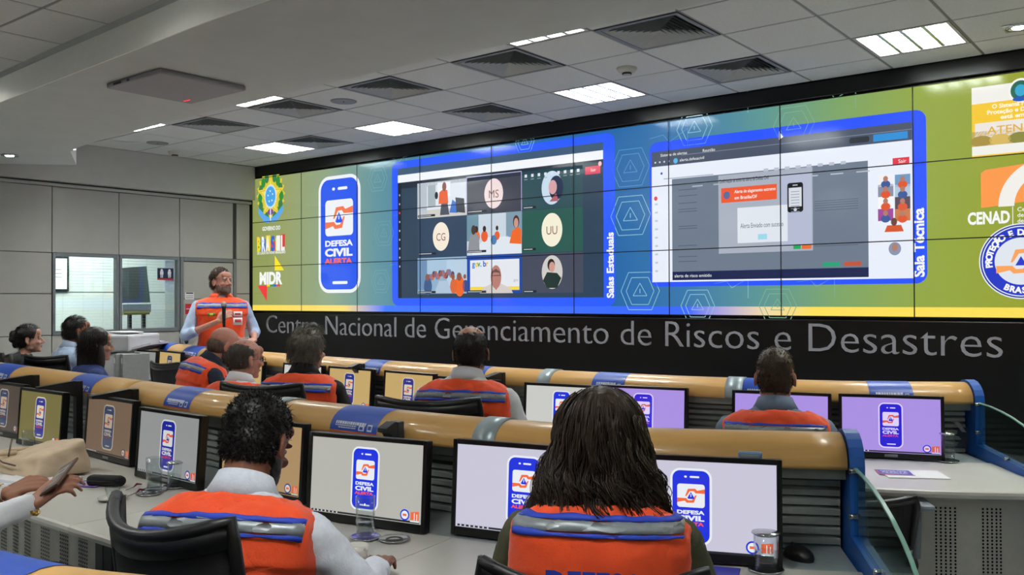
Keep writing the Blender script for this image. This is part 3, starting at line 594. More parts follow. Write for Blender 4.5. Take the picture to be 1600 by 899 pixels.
# cell 8: man before a white card
x0, x1, y0, y1 = cu_[1], cu_[2], rv[3], rv[2]; w_, h_ = x1-x0, y1-y0
F.rect(*q(.06, .08), *q(.95, .87), E('#e4e8ee'), 5); F.rect(*q(.06, .08), *q(.95, .17), E('#f4d848'), 6)
for k, (ch, c) in enumerate(zip('gov.br', ('#2a86d8', '#e8c020', '#2aa04a', '#2a86d8', '#2a62c8', '#e8c020'))): F.text(ch, x0+w_*(.1+.05*k), y0+h_*.7, .06, E(c), 6, .03)
F.poly([q(.24, .0), q(.3, .14), q(.45, .24), q(.64, .24), q(.8, .12), q(.84, 0)], E('#d4ccc8'), 8); F.poly([q(.46, .25), q(.54, .08), q(.62, .25)], E('#b87a6c'), 9)
F.disc(*q(.54, .42), .07, .12, E('#b87f74'), 10); F.poly([q(.455, .45), q(.46, .56), q(.54, .63), q(.61, .56), q(.62, .45), q(.59, .53), q(.5, .54)], E('#6a5048'), 11); F.line([q(.46, .455), q(.63, .455)], .008, E('#40404a'), 12)
F.text('gov', *q(.85, .3), .03, E('#98a0a8'), 7)
for k, (px, py) in enumerate(((145, 428), (402, 406), (692, 384), (148, 624), (402, 612), (692, 600), (148, 822), (402, 820), (694, 818))):
    u, v = W(*c7(px, py)); F.rect(u, v-.012, u+.26-.1*(k % 3 == 2), v+.012, E('#20262e'), 12); F.rect(u+.01, v-.004, u+.2-.08*(k % 3 == 2), v+.004, E('#c4c8cc'), 13)
F.build('call_window_image', vw)
# right browser window
F = flat(); u0, u1 = -4.022-vw0.x, -1.693-vw0.x; v0, v1 = EYE+.094-vw0.z, EYE+1.39-vw0.z; F.rect(u0, v0, u1, v1, E('#2a55ff'), 2, .08)
a, b = W(*c8(207, 185)), W(*c8(1288, 727)); iu0, iu1 = a[0], b[0]; iv1, iv0 = EYE+1.36-vw0.z-.055, b[1]
F.rect(iu0, iv0, iu1, iv1, E('#e9effa'), 3); F.rect(iu0, iv1-.135, iu1, iv1, E('#4a5468'), 4); F.line([(iu0+.3, iv1-.055), (iu1, iv1-.055)], .004, E('#8a94a8'), 5)
F.text('Sistema de alertas', iu0+.09, iv1-.05, .026, tw, 5); F.text('Reunião', iu0+.5, iv1-.05, .026, tw, 5); F.disc(iu0+.24, iv1-.1, .022, .024, E('#58b8e8'), 5, 12); F.text('alerta.defesacivil', iu0+.28, iv1-.11, .026, tw, 5)
for k in range(4): F.rect(iu0+.03+k*.045, iv1-.105, iu0+.045+k*.045, iv1-.09, E('#d0d6e0'), 5)
F.rect(iu1-.28, iv1-.12, iu1-.03, iv1-.065, E('#2f8fd8'), 5); F.rect(iu1-.46, iv1-.115, iu1-.31, iv1-.07, E('#2a303c'), 5, .015); F.rect(iu1-.14, iv1-.31, iu1-.02, iv1-.26, E('#e2364c'), 5); F.text('Sair', iu1-.1, iv1-.3, .028, tw, 6)
for k in range(8): F.rect(iu0+1.05+k*.09, iv1-.27, iu0+1.09+k*.09, iv1-.245, E('#b9c2d0'), 5); F.rect(iu0+.4+k*.2, iv1-.345, iu0+.5+k*.2, iv1-.335, E('#b4bccb'), 5)
F.disc(iu0+.1, iv1-.2, .012, .012, E('#3a5ad0'), 5, 8); F.rect(iu0+.12, iv1-.255, iu0+.6, iv1-.248, E('#9aa2b4'), 5); F.disc(iu0+.04, iv1-.42, .018, .02, E('#e84848'), 5, 10)
for k in range(9): F.rect(iu0+.03, iv1-.48-k*.075, iu0+.06, iv1-.463-k*.075, E('#c2cad6'), 5)
a, b = W(*c8(291, 318)), W(*c8(1104, 722)); gu0, gu1, gv1, gv0 = a[0], b[0], a[1], b[1]; F.rect(gu0, gv0, gu1, gv1, E('#6e7b8c'), 4); F.rect(gu0, gv0, gu1, gv0+.075, E('#1c2550'), 5)
F.text('alerta de risco emitido', gu0+.02, gv0+.025, .028, tw, 6)
for y in (365, 390, 420, 445, 455, 515, 525, 595, 640, 660):
    u, v = W(*c8(318, y)); F.rect(u, v, u+.18, v+.006, E('#4e5a6c'), 5)
for y in (412, 421, 430, 440, 450, 596): u, v = W(*c8(880, y)); F.rect(u, v, u+.34, v+.006, E('#566274'), 5)
a, b = W(*c8(483, 318)), W(*c8(874, 612)); F.rect(a[0], b[1], b[0], a[1]+.03, E('#a9b1c0'), 6)
a, b = W(*c8(740, 318)), W(*c8(870, 590)); F.rect(a[0], b[1], b[0], a[1]+.04, E('#b4bbd2'), 7)
u, v = W(*c8(486, 340)); F.text('Confirmação de envio do alerta de Defesa Civil', u, v+.01, .032, E('#2c3440'), 8, .01, width=W(*c8(690, 322))[0]-u)
a, b = W(*c8(495, 356)), W(*c8(725, 400)); F.rect(a[0], b[1], b[0], a[1], E('#ee5a32'), 8); F.disc(a[0]+.05, (a[1]+b[1])/2, .03, .032, E('#5a6a98'), 9); F.text('Alerta de alagamento extremo', a[0]+.12, (a[1]+b[1])/2+.012, .028, tw, 9, .01, width=.36); F.text('em Brasília/DF', a[0]+.12, (a[1]+b[1])/2-.04, .028, tw, 9, .01, width=.2)
a, b = W(*c8(562, 437)), W(*c8(770, 574)); F.rect(a[0], b[1], b[0], a[1], E('#dfe6ee'), 10); u, v = W(*c8(575, 521)); F.text('Alerta Enviado com sucesso', u, v, .042, E('#4a525e'), 11, width=W(*c8(752, 514))[0]-u)
a, b = W(*c8(647, 545)), W(*c8(685, 566)); F.rect(a[0], b[1], b[0], a[1], E('#9fd8ec'), 11)
a, b = W(*c8(768, 335)), W(*c8(834, 452)); F.rect(a[0], b[1], b[0], a[1], E('#15171c'), 9, .02); F.rect(a[0]+.012, b[1]+.045, b[0]-.012, a[1]-.04, E('#d8dce4'), 10); F.disc((a[0]+b[0])/2, b[1]+.022, .014, .014, E('#d8dce4'), 10, 10); F.rect((a[0]+b[0])/2-.02, a[1]-.024, (a[0]+b[0])/2+.02, a[1]-.016, E('#c8ccd4'), 10)
for k in range(8): F.rect(a[0]+.03, a[1]-.075-k*.023, b[0]-.03, a[1]-.07-k*.023, E('#8a90a0'), 11)
a, b = W(*c8(793, 592)), W(*c8(824, 606)); F.rect(a[0], b[1], b[0], a[1], E('#2aa860'), 8); a, b = W(*c8(828, 590)), W(*c8(868, 605)); F.rect(a[0], b[1], b[0], a[1], E('#e8703a'), 8)
a, b = W(*c8(914, 661)), W(*c8(985, 678)); F.rect(a[0], b[1], b[0], a[1], E('#2fa07a'), 6); a, b = W(*c8(1002, 659)), W(*c8(1073, 675)); F.rect(a[0], b[1], b[0], a[1], E('#c4553a'), 6)
tc_ = ['#f0f0f4', '#6f9ac4', '#8a8fa4', '#b4c8dc', '#f4f4f6', '#5a4a58', '#a04a9a', '#c87a4a']
for k in range(8):
    px, py = (1142, 1212)[k % 2], (300, 342, 392, 442)[k//2]; a, b = W(*c8(px, py)), W(*c8(px+64, py+46)); F.rect(a[0], b[1], b[0], a[1], E(tc_[k]), 5); u, v = (a[0]+b[0])/2, (a[1]+b[1])/2
    F.disc(u, v-.03, .035, .03, E('#e0562c' if k % 3 else '#3a5a9a'), 6, 12); F.disc(u, v+.012, .018, .022, E('#b07a6a'), 7, 12)
u, v = W(*c8(1209, 535)); F.poly([(u-.07, v), (u-.05, v+.05), (u+.05, v+.05), (u+.07, v)], E('#d8562c'), 6); F.disc(u, v+.075, .022, .03, E('#6a4438'), 7)
u, v = W(*c8(1212, 605)); F.disc(u, v, .045, .05, E('#8a94b0'), 6); F.disc(u, v+.01, .022, .03, E('#b08070'), 7)
u, v = W(1443, 433); F.text('Sala Técnica', u+.005, v, .075, tw, 4, .035, rot=pi/2)
u, v = W(1218, 215); F.poly([(u, v+.05), (u, v-.02), (u+.035, v+.0)], E('#ffffff'), 14)
F.build('browser_window_image', vw)
# ---- right column
F = flat(); u0, v1 = W(1518, 138); v0 = W(1520, 244)[1]; u1 = u0+.62
F.rect(u0, v0, u1, v1, E('#f0efe8'), 2); F.rect(u0, v1-.50, u1, v1-.12, E('#f6c932'), 3); F.rect(u0+.02, v1-.375, u1-.02, v1-.26, E('#ece6e0'), 4)
for k, t in enumerate(('O Sistema Federal de', 'Proteção e Defesa Civil', 'está em nível')): F.text(t, u0+.31, v1-.165-k*.04, .03, E('#fdf6dc'), 4, .03, align='CENTER', width=(.36, .42, .25)[k])
F.text('ATENÇÃO', u0+.31, v1-.345, .055, E('#e0b040'), 5, .01, align='CENTER', width=.42)
F.rect(u0, v0+.06, u1, v0+.17, E('#c4a860'), 4)
for k in range(5): F.disc(u0+.06+k*.12, v0+.1, .07, .04, E(('#a89040', '#d8b860', '#8a8a40')[k % 3]), 5, 12)
F.rect(u0, v0, u1, v0+.065, E('#f0efe8'), 6)
F.disc(u0+.31, v1-.06, .075, .085, E('#f4f4f2'), 4); F.disc(u0+.31, v1-.06, .062, .07, E('#2a6a52'), 5); F.disc(u0+.31, v1-.06, .035, .042, E('#38a8d0'), 6, 12); star(u0+.31, v1-.06, .05, .02, E('#2a58a0'), 5); F.disc(u0+.31, v1-.12, .05, .018, E('#2858b8'), 6, 12)
F.build('attention_card_image', vw)
F = flat(); u, v = W(1533, 325); v1 = W(1535, 266)[1]; s = v1-v
F.poly([(u, v), (u, v+s*.92), (u+.03, v+s), (u+.5, v+s*1.15), (u+.5, v+.05), (u+.03, v)], E('#fb9a4c'), 3)
def arc(cu, cv, R, w, m, l, a0=pi/2, a1=pi): F.poly([(cu+R*cos(a), cv+R*sin(a)) for a in [a0+(a1-a0)*k/16 for k in range(17)]]+[(cu+(R-w)*cos(a), cv+(R-w)*sin(a)) for a in [a1-(a1-a0)*k/16 for k in range(17)]], E(m), l)
arc(u+.44, v+.0, .33, .1, '#f2efe8', 4); arc(u+.44, v+.0, .14, .06, '#f2efe8', 4)
u, v = W(1512, 351); F.text('CENAD', u, v, .085, tw, 3, .04, width=W(1578, 349)[0]-u); u2 = W(1582, 350)[0]; F.rect(u2, v-.02, u2+.005, v+.11, tw, 3)
for k, t in enumerate(('Centro Nacional', 'de Gerenciamento', 'de Riscos e Desastres')): F.text(t, u2+.03, v+.075-k*.04, .03, tw, 3, .01)
F.build('agency_mark_image', vw)
F = flat(); u, v = W(1531, 412); cu, cv = u+.26, v+.01
F.disc(cu, cv, .265, .265, E('#e8ecf2'), 3, 48); F.disc(cu, cv, .257, .257, E('#2436a0'), 4, 48); F.disc(cu, cv, .247, .247, E('#e8ecf2'), 5, 48); F.disc(cu, cv, .24, .24, E('#2338c8'), 6, 48); F.disc(cu, cv, .165, .165, E('#dfe6ee'), 7, 40)
hand = [(-.42, -.05), (-.22, .58), (.3, .62), (.45, .45), (1.0, .6), (1.0, .22), (.35, .22), (.2, .4), (-.08, .38), (-.32, -.05)]
for g in (1, -1): F.poly([(cu+g*x*.155, cv+g*y*.14) for x, y in hand], E('#fba45c'), 8)
F.poly([(cu-.035, cv-.03), (cu, cv+.035), (cu+.035, cv-.03)], E('#2338c8'), 9)
def ring_text(t, a0, a1, R, s, flip=False):
    for k, ch in enumerate(t):
        if ch == ' ': continue
        a = a0+(a1-a0)*k/(len(t)-1); F.text(ch, cu+R*cos(a), cv+R*sin(a), s, tw, 9, .05, align='CENTER', rot=a-pi/2+(pi if flip else 0))
ring_text('PROTEÇÃO E DEFESA CIVIL', rad(188), rad(-8), .182, .042); ring_text('BRASIL', rad(244), rad(296), .222, .042, True)
F.build('round_emblem_image', vw)
# seams between the displays
b = MB()
for n in range(1, 11): b.box(n*PW-.004, -.0175, 0, n*PW+.004, -.014, WH)
for m in range(0, 4): b.box(0, -.0175, WH-m*PH-.004, WW, -.014, WH-m*PH+.004)
b.build('bezel', M_black, vw)
# ---- lettering on the black wall: every letter a part
M_let = mat('grey_lettering', '#8a888f', .5, var=.05)
lw = empty('wall_lettering', (-9.617, YW-.02, EYE-.437), label='large grey raised letters on the black wall beneath the displays', cat='lettering')
txt = 'Centro Nacional de Gerenciamento de Riscos e Desastres'
full = text_mesh(txt, -.011)[0]; fx0, fx1 = min(p[0] for p in full), max(p[0] for p in full); sx = (9.617-1.199)/(fx1-fx0)
vs, fs = text_mesh(txt, -.011); par = list(range(len(vs)))
def root_(i):
    while par[i] != i: par[i] = par[par[i]]; i = par[i]
    return i
for f in fs:
    for i in f[1:]: par[root_(i)] = root_(f[0])
isl = {}
for f in fs: isl.setdefault(root_(f[0]), []).append(f)
cl = sorted(([min(vs[i][0] for f in g for i in f), max(vs[i][0] for f in g for i in f), g] for g in isl.values()), key=lambda c: c[0])
mer = []
for x0, x1, g in cl:
    if mer and min(x1, mer[-1][1])-max(x0, mer[-1][0]) > .5*min(x1-x0, mer[-1][1]-mer[-1][0]): mer[-1][2] += g; mer[-1][1] = max(x1, mer[-1][1])
    else: mer.append([x0, x1, list(g)])
hz = .238/.72
for x0, x1, g in mer:
    ids = sorted({i for f in g for i in f}); ix = {i: n for n, i in enumerate(ids)}; nn = len(ids); m = MB()
    fr = [((vs[i][0]-x0)*sx, -.012, vs[i][1]*hz) for i in ids]; fsub = [tuple(ix[i] for i in f) for f in g]
    m.add(fr, fsub); ec = {(i, j) for f in fsub for i, j in zip(f, f[1:]+f[:1])}
    m.add(fr+[(x, 0, z) for x, _, z in fr], [(j, i, i+nn, j+nn) for (i, j) in ec if (j, i) not in ec])
    m.build('letter', M_let, lw, loc=((x0-fx0)*sx, 0, 0))
# ================================================================== CONSOLE ROWS
M_wood = mat('maple_veneer', '#c79a58', .38, var=.1, scale=3, stretch=(1, 1, 14), coat=.2)
M_desk = mat('white_desk_laminate', '#bdbbb3', .35, var=.02, scale=8)
M_slat = mat('grey_louver_slat', '#858a86', .45, metal=.05, var=.06)
M_tray = mat('dark_tray', '#98a1a4', .3, metal=.1, var=.06)
M_perf = mat('perforated_grey_metal', '#aeaca3', .5, metal=.1, var=.04)
M_hole = mat('hole_black', '#101010', .8)
M_strap = mat('pale_grey_strap', '#97a4a8', .35, metal=.3)
M_yel = mat('ochre_lacquer', '#b98f35', .4)
M_label = mat('blue_label', '#1c46a4', .4, var=.03); M_lw = mat('label_white', '#d8dce8', .5, var=.02); M_lo = mat('label_orange', '#d8603a', .5)
def sm(pts, n=3):
    """Catmull-Rom through the joints of the row"""
    P = [V((*p, 0)) for p in pts]; P = [2*P[0]-P[1]]+P+[2*P[-1]-P[-2]]; o = []
    for i in range(1, len(P)-2):
        a, b, c, d = P[i-1:i+3]
        for k in range(n):
            t = k/n; o.append(.5*((2*b)+(c-a)*t+(2*a-5*b+4*c-d)*t*t+(3*b-a-3*c+d)*t**3))
    o.append(P[-2]); return o
class Row:
    def __init__(s, pts, n=4):
        s.p = sm(pts, n); s.L = [0]
        for a, b in zip(s.p, s.p[1:]): s.L.append(s.L[-1]+(b-a).length)
    def at(s, l):
        l = max(0, min(s.L[-1], l)); i = max(0, min(len(s.p)-2, next((k-1 for k, x in enumerate(s.L) if x >= l and k), len(s.p)-2)))
        t = (l-s.L[i])/(s.L[i+1]-s.L[i]); p = s.p[i].lerp(s.p[i+1], t)
        def tg(k): k = max(1, min(len(s.p)-2, k)); return (s.p[k+1]-s.p[k-1]).normalized()
        d = tg(i).lerp(tg(i+1), t).normalized(); return p, d, V((d.y, -d.x, 0))      # point, along, towards the user
    def near(s, x, y):
        """arc length of the roll point seen in direction (x, y) from the origin"""
        best = min(range(201), key=lambda k: abs((lambda q: q.x*y-q.y*x)(s.at(s.L[-1]*k/200)[0]))+(0 if s.at(s.L[-1]*k/200)[0].dot(V((x, y, 0))) > 0 else 99)); return s.L[-1]*best/200
    def px(s, px, z=1.1): r = ray(px, 600); return s.near(r.x, r.y)
    def sweep(s, l0, l1, prof, mb, mi=0, step=.12, closed=True, smooth=True, cap=True):
        n = max(2, int((l1-l0)/step)+1); rows = []
        for k in range(n):
            p, d, u = s.at(l0+(l1-l0)*k/(n-1)); rows.append([p+u*a+V((0, 0, z)) for a, z in prof])
        mb.grid(rows, mi, closed, smooth)
        if cap:
            m = len(prof); o = len(mb.v)-n*m; mb.f += [tuple(o+i for i in range(m-1, -1, -1)), tuple(o+(n-1)*m+i for i in range(m))]; mb.m += [mi, mi]; mb.sm += [False, False]
ZR, ZD = EYE-.44, EYE-.80         # crest of the wooden hood, desk surface
RA, RH = .115, .088
def hood_prof(e=0): return [((RA+e)*cos(a), ZR-RH+(RH+e)*sin(a)) for a in [pi*k/14 for k in range(15)]]+[(-RA-e, ZR-RH-.012), (RA+e, ZR-RH-.012)]
def console(name, label, pts, labels, straps, joints, ends, panels=()):
    r = Row(pts); L = r.L[-1]; root = empty(name, (0, 0, 0), label=label, cat='desk')
    cuts = [0]+sorted(joints)+[L]
    for a, b in zip(cuts, cuts[1:]):
        m = MB(); r.sweep(a+.002, b-.002, hood_prof(), m, step=.1); m.build('wooden_hood', M_wood, root)
    for l in straps:
        m = MB(); r.sweep(l-.045, l+.045, hood_prof(.006), m, step=.03); m.build('strap', M_strap, root)
    for l, w_ in labels:
        m = MB(); hp = hood_prof(.0018)[:15]; r.sweep(l-w_/2, l+w_/2, hp, m, step=.03, closed=False, cap=False)
        def strip(la, lb, t0, t1, mi, e):
            q = [((RA+e)*cos(a), ZR-RH+(RH+e)*sin(a)) for a in [t0+(t1-t0)*k/3 for k in range(4)]]; r.sweep(la, lb, q, m, mi, step=.05, closed=False, cap=False)
        a0 = l-w_/2
        strip(a0, l+w_/2, .0, .06, 2, .0026)
        x = a0+.03
        while x < a0+w_*.75: s_ = .006+.008*random.random(); strip(x, x+s_, .34, .47, 1, .0026); x += s_+.0025
        for t in (.17, .26):
            x = a0+.03+.02*(t < .2)
            while x < a0+w_*.55: s_ = .004+.005*random.random(); strip(x, x+s_, t, t+.05, 1, .0026); x += s_+.002
        strip(a0+w_*.62, a0+w_*.74, .12, .34, 1, .0026); strip(a0+w_*.645, a0+w_*.715, .17, .29, 0, .0034)
        strip(a0+w_*.8, a0+w_*.9, .12, .42, 1, .0026); strip(a0+w_*.815, a0+w_*.885, .2, .36, 0, .0034)
        m.build('name_label', [M_label, M_lw, M_lo], root, label='blue printed name label wrapped over the wood')
    # louvre slats under the hood, top rail, back sheet
    m = MB(); r.sweep(0, L, [(.075, ZR-RH-.012), (.075, ZR-RH-.05), (-.06, ZR-RH-.05), (-.06, ZR-RH-.012)], m, smooth=False); m.build('top_rail', M_slat, root)
    m = MB(); r.sweep(0, L, [(-.02, ZR-RH-.05), (-.02, ZD-.3), (-.045, ZD-.3), (-.045, ZR-RH-.05)], m, smooth=False); m.build('back_sheet', M_slat, root)
    z = ZR-RH-.055
    while z > ZD+.02:
        m = MB(); r.sweep(.01, L-.01, [(.012, z), (.030, z-.008), (.030, z-.0255), (-.015, z-.0255), (-.015, z)], m, smooth=False); m.build('slat', M_slat, root); z -= .031
    # tray behind the monitors, worktops, fascia, perforated panels
    m = MB(); r.sweep(.01, L-.01, [(-.02, ZD-.002), (.30, ZD-.002), (.30, ZD-.02), (-.02, ZD-.02)], m, smooth=False); m.build('rear_tray', M_tray, root)
    cuts = [0]+sorted(straps)+[L]
    if len(cuts) < 4: cuts = [L*k/4 for k in range(5)]
    for a, b in zip(cuts, cuts[1:]):
        m = MB(); D = .97; r.sweep(a+.0015, b-.0015, [(.302, ZD), (D-.015, ZD), (D-.004, ZD-.004), (D, ZD-.015), (D-.004, ZD-.028), (D-.015, ZD-.032), (.302, ZD-.032)], m, smooth=False, step=.1); m.build('worktop', M_desk, root)
    for a, b in panels:
        m = MB(); r.sweep(a+.02, b-.02, [(D-.14, ZD-.034), (D-.14, .06), (D-.16, .06), (D-.16, ZD-.034)], m, smooth=False); m.build('front_panel', M_perf, root)
        m = MB(); l = a+.12
        while l < b-.12:
            for q in range(5):
                for zz in range(38):
                    ll = l+q*.0145; p, d, u = r.at(ll); c = p+u*(D-.138)+V((0, 0, ZD-.10-zz*.0148)); h = .0045
                    m.add([c-d*h, c-d*h*.6-V((0, 0, h)), c+d*h*.6-V((0, 0, h)), c+d*h, c+d*h*.6+V((0, 0, h)), c-d*h*.6+V((0, 0, h))], [(0, 1, 2, 3, 4, 5)])
            l += .145
        m.build('perforations', M_hole, root, kind='stuff')
    for a, b in zip(cuts, cuts[1:]):
        for l in (a+.03, b-.03):
            p, d, u = r.at(l); M = Matrix.Translation(p) @ Matrix.Rotation(math.atan2(d.y, d.x), 4, 'Z')
            m = MB(); m.rbox(-.03, -.84, .0, .03, -.78, ZD-.034, .004, M=M); m.build('leg', M_dgrey, root)
    # end panels: blue profile from hood to desk front, ochre foot, curved glass shield
    for l, sg, yl in ends:
        p, d, u = r.at(l); M = Matrix.Translation(p+d*sg*.002) @ Matrix.Rotation(math.atan2(d.y, d.x), 4, 'Z') @ Matrix.Scale(sg, 4, (1, 0, 0))
        def prism(prof, x0, x1, nm, mt, par=root, **k):
            m = MB(); n = len(prof); m.add([(x0, -a, z) for a, z in prof]+[(x1, -a, z) for a, z in prof], [tuple(range(n)), tuple(range(2*n-1, n-1, -1))]+[(i, n+i, n+(i+1) % n, (i+1) % n) for i in range(n)], 0, False, M); return m.build(nm, mt, par, **k)
        arcp = [(RA+.012)*cos(a) for a in (0, .4, .8, 1.2, pi/2, 2, 2.4, 2.8, pi)]
        top = [((RA+.012)*cos(a), ZR-RH+(RH+.012)*sin(a)) for a in (0, .3, .6, .9, 1.2, pi/2, 1.9, 2.3, 2.7, pi)]
        prism([(RA+.012, ZD+.06), *top, (-RA-.012, .3), (.99, .3), (1.02, ZD-.2), (1.0, ZD-.01), (.97, ZD+.012)], 0, .045, 'end_panel', M_blue)
        prism([(-RA-.012, 0), (-RA-.012, .298), (.99, .298), (.90, 0)], 0, .045, 'end_foot', M_yel, label='ochre lower part of the end panel')
        gp = [(RA+.0, ZD+.04), (RA+.0, ZD+.27)]+[(RA+.02+.78*math.sin(t), ZD+.03+.24*math.cos(t)) for t in [k*pi/2/10 for k in range(1, 11)]]
        g = prism(gp, .012, .020, 'glass_shield', M_sglass)
        prism([(a, z) for a, z in gp[1:]]+[(a-.004, z-.005) for a, z in gp[:0:-1]], .011, .021, 'glass_edge', M_gedge)
        for aa, zz in ((.13, ZD+.26), (.13, ZD+.12), (.45, ZD+.045), (.82, ZD+.035)):
            m = MB(); m.lathe([(0, 0), (.009, 0), (.009, .02), (0, .02)], 12, M=M @ Matrix.Translation((-.003, -aa, zz)) @ Matrix.Rotation(pi/2, 4, 'Y')); m.build('bolt', M_chrome, root)
    return r, root
M_sglass = thin_glass('shield_glass', '#d3e6df', 1.5, 1.6); M_gedge = mat('glass_edge_green', '#8fb9aa', .2)
k_ = 1.1
A_pts = [(-8.95, 5.18), (-8.2, 4.92), (-7.36, 4.72), (-6.31, 4.56), (-5.27, 4.46), (-4.3, 4.41), (-3.4, 4.42), (-2.75, 4.47), (-2.2, 4.55), (-1.68, 4.69), (-1.35, 4.84), (-1.03, 5.04)]
B_pts = [(-7.4, 2.80), (-6.68, 2.69), (-5.14, 2.59), (-4.0, 2.51), (-3.54, 2.48), (-2.56, 2.49), (-2.0, 2.535), (-1.5, 2.66), (-.965, 2.935)]
C_pts = [(x*.988, y*.988) for x, y in [(-4.2, .62), (-3.0, .60), (-2.2, .61), (-1.64, .66), (-1.37, .74), (-.9, .96)]]
rA = Row(A_pts); rB = Row(B_pts); rC = Row(C_pts)
lab = lambda r, a, b: ((r.px(a)+r.px(b))/2, abs(r.px(b)-r.px(a)))
labA = [lab(rA, 302, 328), lab(rA, 586, 614), lab(rA, 745, 770), lab(rA, 940, 988), lab(rA, 1168, 1206), lab(rA, 1358, 1415)]
labB = [lab(rB, 8, 42), lab(rB, 135, 173), lab(rB, 288, 330), lab(rB, 548, 618), lab(rB, 950, 1012)]
rowA, consA = console('console_desk', 'long curved console desk with maple hood nearest the video wall', A_pts, labA, [rA.px(865), rA.px(1156)], [rA.px(500)], [(rA.L[-1], 1, 1)], [(rA.px(1300), rA.L[-1])])
rowB, consB = console('console_desk', 'curved maple-hooded console desk in the middle of the room', B_pts, labB, [rB.px(450), rB.px(783)], [rB.px(225)], [(rB.L[-1], 1, 1)], [(rB.px(90), rB.px(480))])
rowC, consC = console('console_desk', 'console desk whose maple and blue hood crosses the bottom-left corner', C_pts, [((rC.px(-260)+rC.px(62))/2, abs(rC.px(-260)-rC.px(62)))], [rC.L[-1]-.15], [], [])
# blue and white bands at the far left end of the first row
for k, (a, b) in enumerate(((.02, .07), (.20, .36), (.74, .98))):
    m = MB(); rA.sweep(a, b, hood_prof(.003), m, step=.05); m.build('blue_band', M_label if k != 1 else mat('band_pale', '#8f9cc0', .4), consA)
# ------------------------------------------------------------------ monitors
M_bez = mat('monitor_bezel', '#0e0f11', .28, var=.05)
LOGO = {}
def logo_mesh(dim, wd, ht):
    if (dim, wd) not in LOGO:
        F = Flat((0, 0, 0), (1, 0, 0), (0, 0, 1), (0, -1, 0), .00025)
        pal = {0: ('#e8ecf2', '#1a34dc', '#f06a3c', '#f4564a'), 1: ('#cfc8b4', '#2a2e86', '#d8643c', '#b8483c'), 2: ('#a89a8a', '#2c3a58', '#a8583c', '#6a3a38'), 3: ('#cdd0d0', '#1c2492', '#d8543c', '#b83440'), 4: ('#dcd0fa', '#2a20d0', '#d8604c', '#c84a8c')}[dim]
        phone(F, 0, 0, wd*.25, ht*.83, 1, *pal)
        x = wd*.36; z = -ht*.4; F.disc(x, z, .019, .019, E(pal[1]), 1, 24); F.disc(x, z, .014, .014, E(pal[0]), 2, 20); F.rect(x-.008, z-.004, x+.008, z+.004, E(pal[2]), 3)
        x = wd*.445; F.poly([(x-.017, z-.014), (x-.017, z+.012), (x+.017, z+.016), (x+.017, z-.014)], E(pal[2]), 1); F.rect(x-.003, z-.014, x+.0, z+.01, E(pal[0]), 2); F.rect(x+.007, z-.014, x+.01, z+.006, E(pal[0]), 2); F.rect(x-.018, z-.021, x+.018, z-.017, E(pal[0]), 2)
        F.rect(-wd*.485, -ht*.492, wd*.485, -ht*.468, E('#20242c'), 1)
        for k in range(7): F.disc(-wd*.46+k*.017, -ht*.48, .0035, .0035, E('#c8ccd4'), 2, 8)
        LOGO[(dim, wd)] = F.mb.mesh('screen_image', F.mats)
    return LOGO[(dim, wd)]
BZ = {}
def body_mesh(w, h):
    if (w, h) not in BZ:
        m = MB(); t = .016; m.rbox(-w/2, 0, 0, w/2, .03, h, .003); 
        f = MB()
        for a in ((-w/2, 0, -w/2+t, h), (w/2-t, 0, w/2, h), (-w/2+t, 0, w/2-t, .028), (-w/2+t, h-t, w/2-t, h)): f.rbox(a[0], -.008, a[1], a[2], .004, a[3], .002)
        bd = MB(); bd.rbox(-.03, -.0095, .008, .03, -.0075, .02, .0008)
        BZ[(w, h)] = (m.mesh('casing', M_bez), f.mesh('bezel_frame', M_bez), bd.mesh('badge', M_lgrey))
    return BZ[(w, h)]
TINT = {'g': '#b4b3ab', 'l': '#c8c6d8', 'v': '#a98fe0', 't': '#c2a56a', 'b': '#6f5a48', 'n': '#71693c', 'd': '#4a4038', 'w': '#c8c9c4', 'm': '#8e9090', 'o': '#a88a62'}
def monitor(p, ang, label, tint, dim, w=.5, h=.31, z0=None, tilt=-4):
    z0 = ZD+.004 if z0 is None else z0
    e = empty('monitor', (p[0], p[1], z0), rad(ang), label=label, cat='monitor', group='desk monitors showing the phone emblem'); e.rotation_euler[0] = rad(tilt)
    a, f, bd = body_mesh(w, h); obj('casing', a, e); obj('bezel_frame', f, e); obj('badge', bd, e)
    s = Flat((0, -.003, 0), (1, 0, 0), (0, 0, 1), (0, -1, 0)); s.rect(-w/2+.016, .028, w/2-.016, h-.016, emi('lit_screen_'+tint, TINT[tint], 1, .35, .3), 0); s.build('screen', e)
    iw, ih = w-.032, h-.044; o = obj('screen_image', logo_mesh(dim, iw, ih), e, (0, -.0035, .028+ih/2))
    m = MB(); m.rbox(-.09, .03, -.003, .09, .16, .004, .002); m.rbox(-.03, .03, .0, .03, .05, .2, .004); m.build('stand', M_bez, e)
    return e
def clear(row, p, ang, w):
    d = V((cos(rad(ang)), sin(rad(ang)), 0))*w/2; q = V((p[0], p[1], 0)); k = 1.0
    while min((row.p[i].lerp(row.p[i+1], f)-(q*k+d*g*k)).length for i in range(len(row.p)-1) for f in (0, .5) for g in (-1, -.5, 0, .5, 1)) < .2 and k > .9: k -= .004
    return (q.x*k, q.y*k), w*k, k
def mon_px(pl, pr, ang, label, tint, dim, w=.5, z=None, **k):
    a, b = at_z(*pl, z or EYE-.485), at_z(*pr, z or EYE-.485); c = (a+b)/2; p, w2, kk = clear(rA if c.y > 3.2 else rB, (c.x, c.y), ang, w); h = .31 if kk > .97 else .30
    return monitor(p, ang, label, tint, dim, round(w2, 2), h=h, **k)
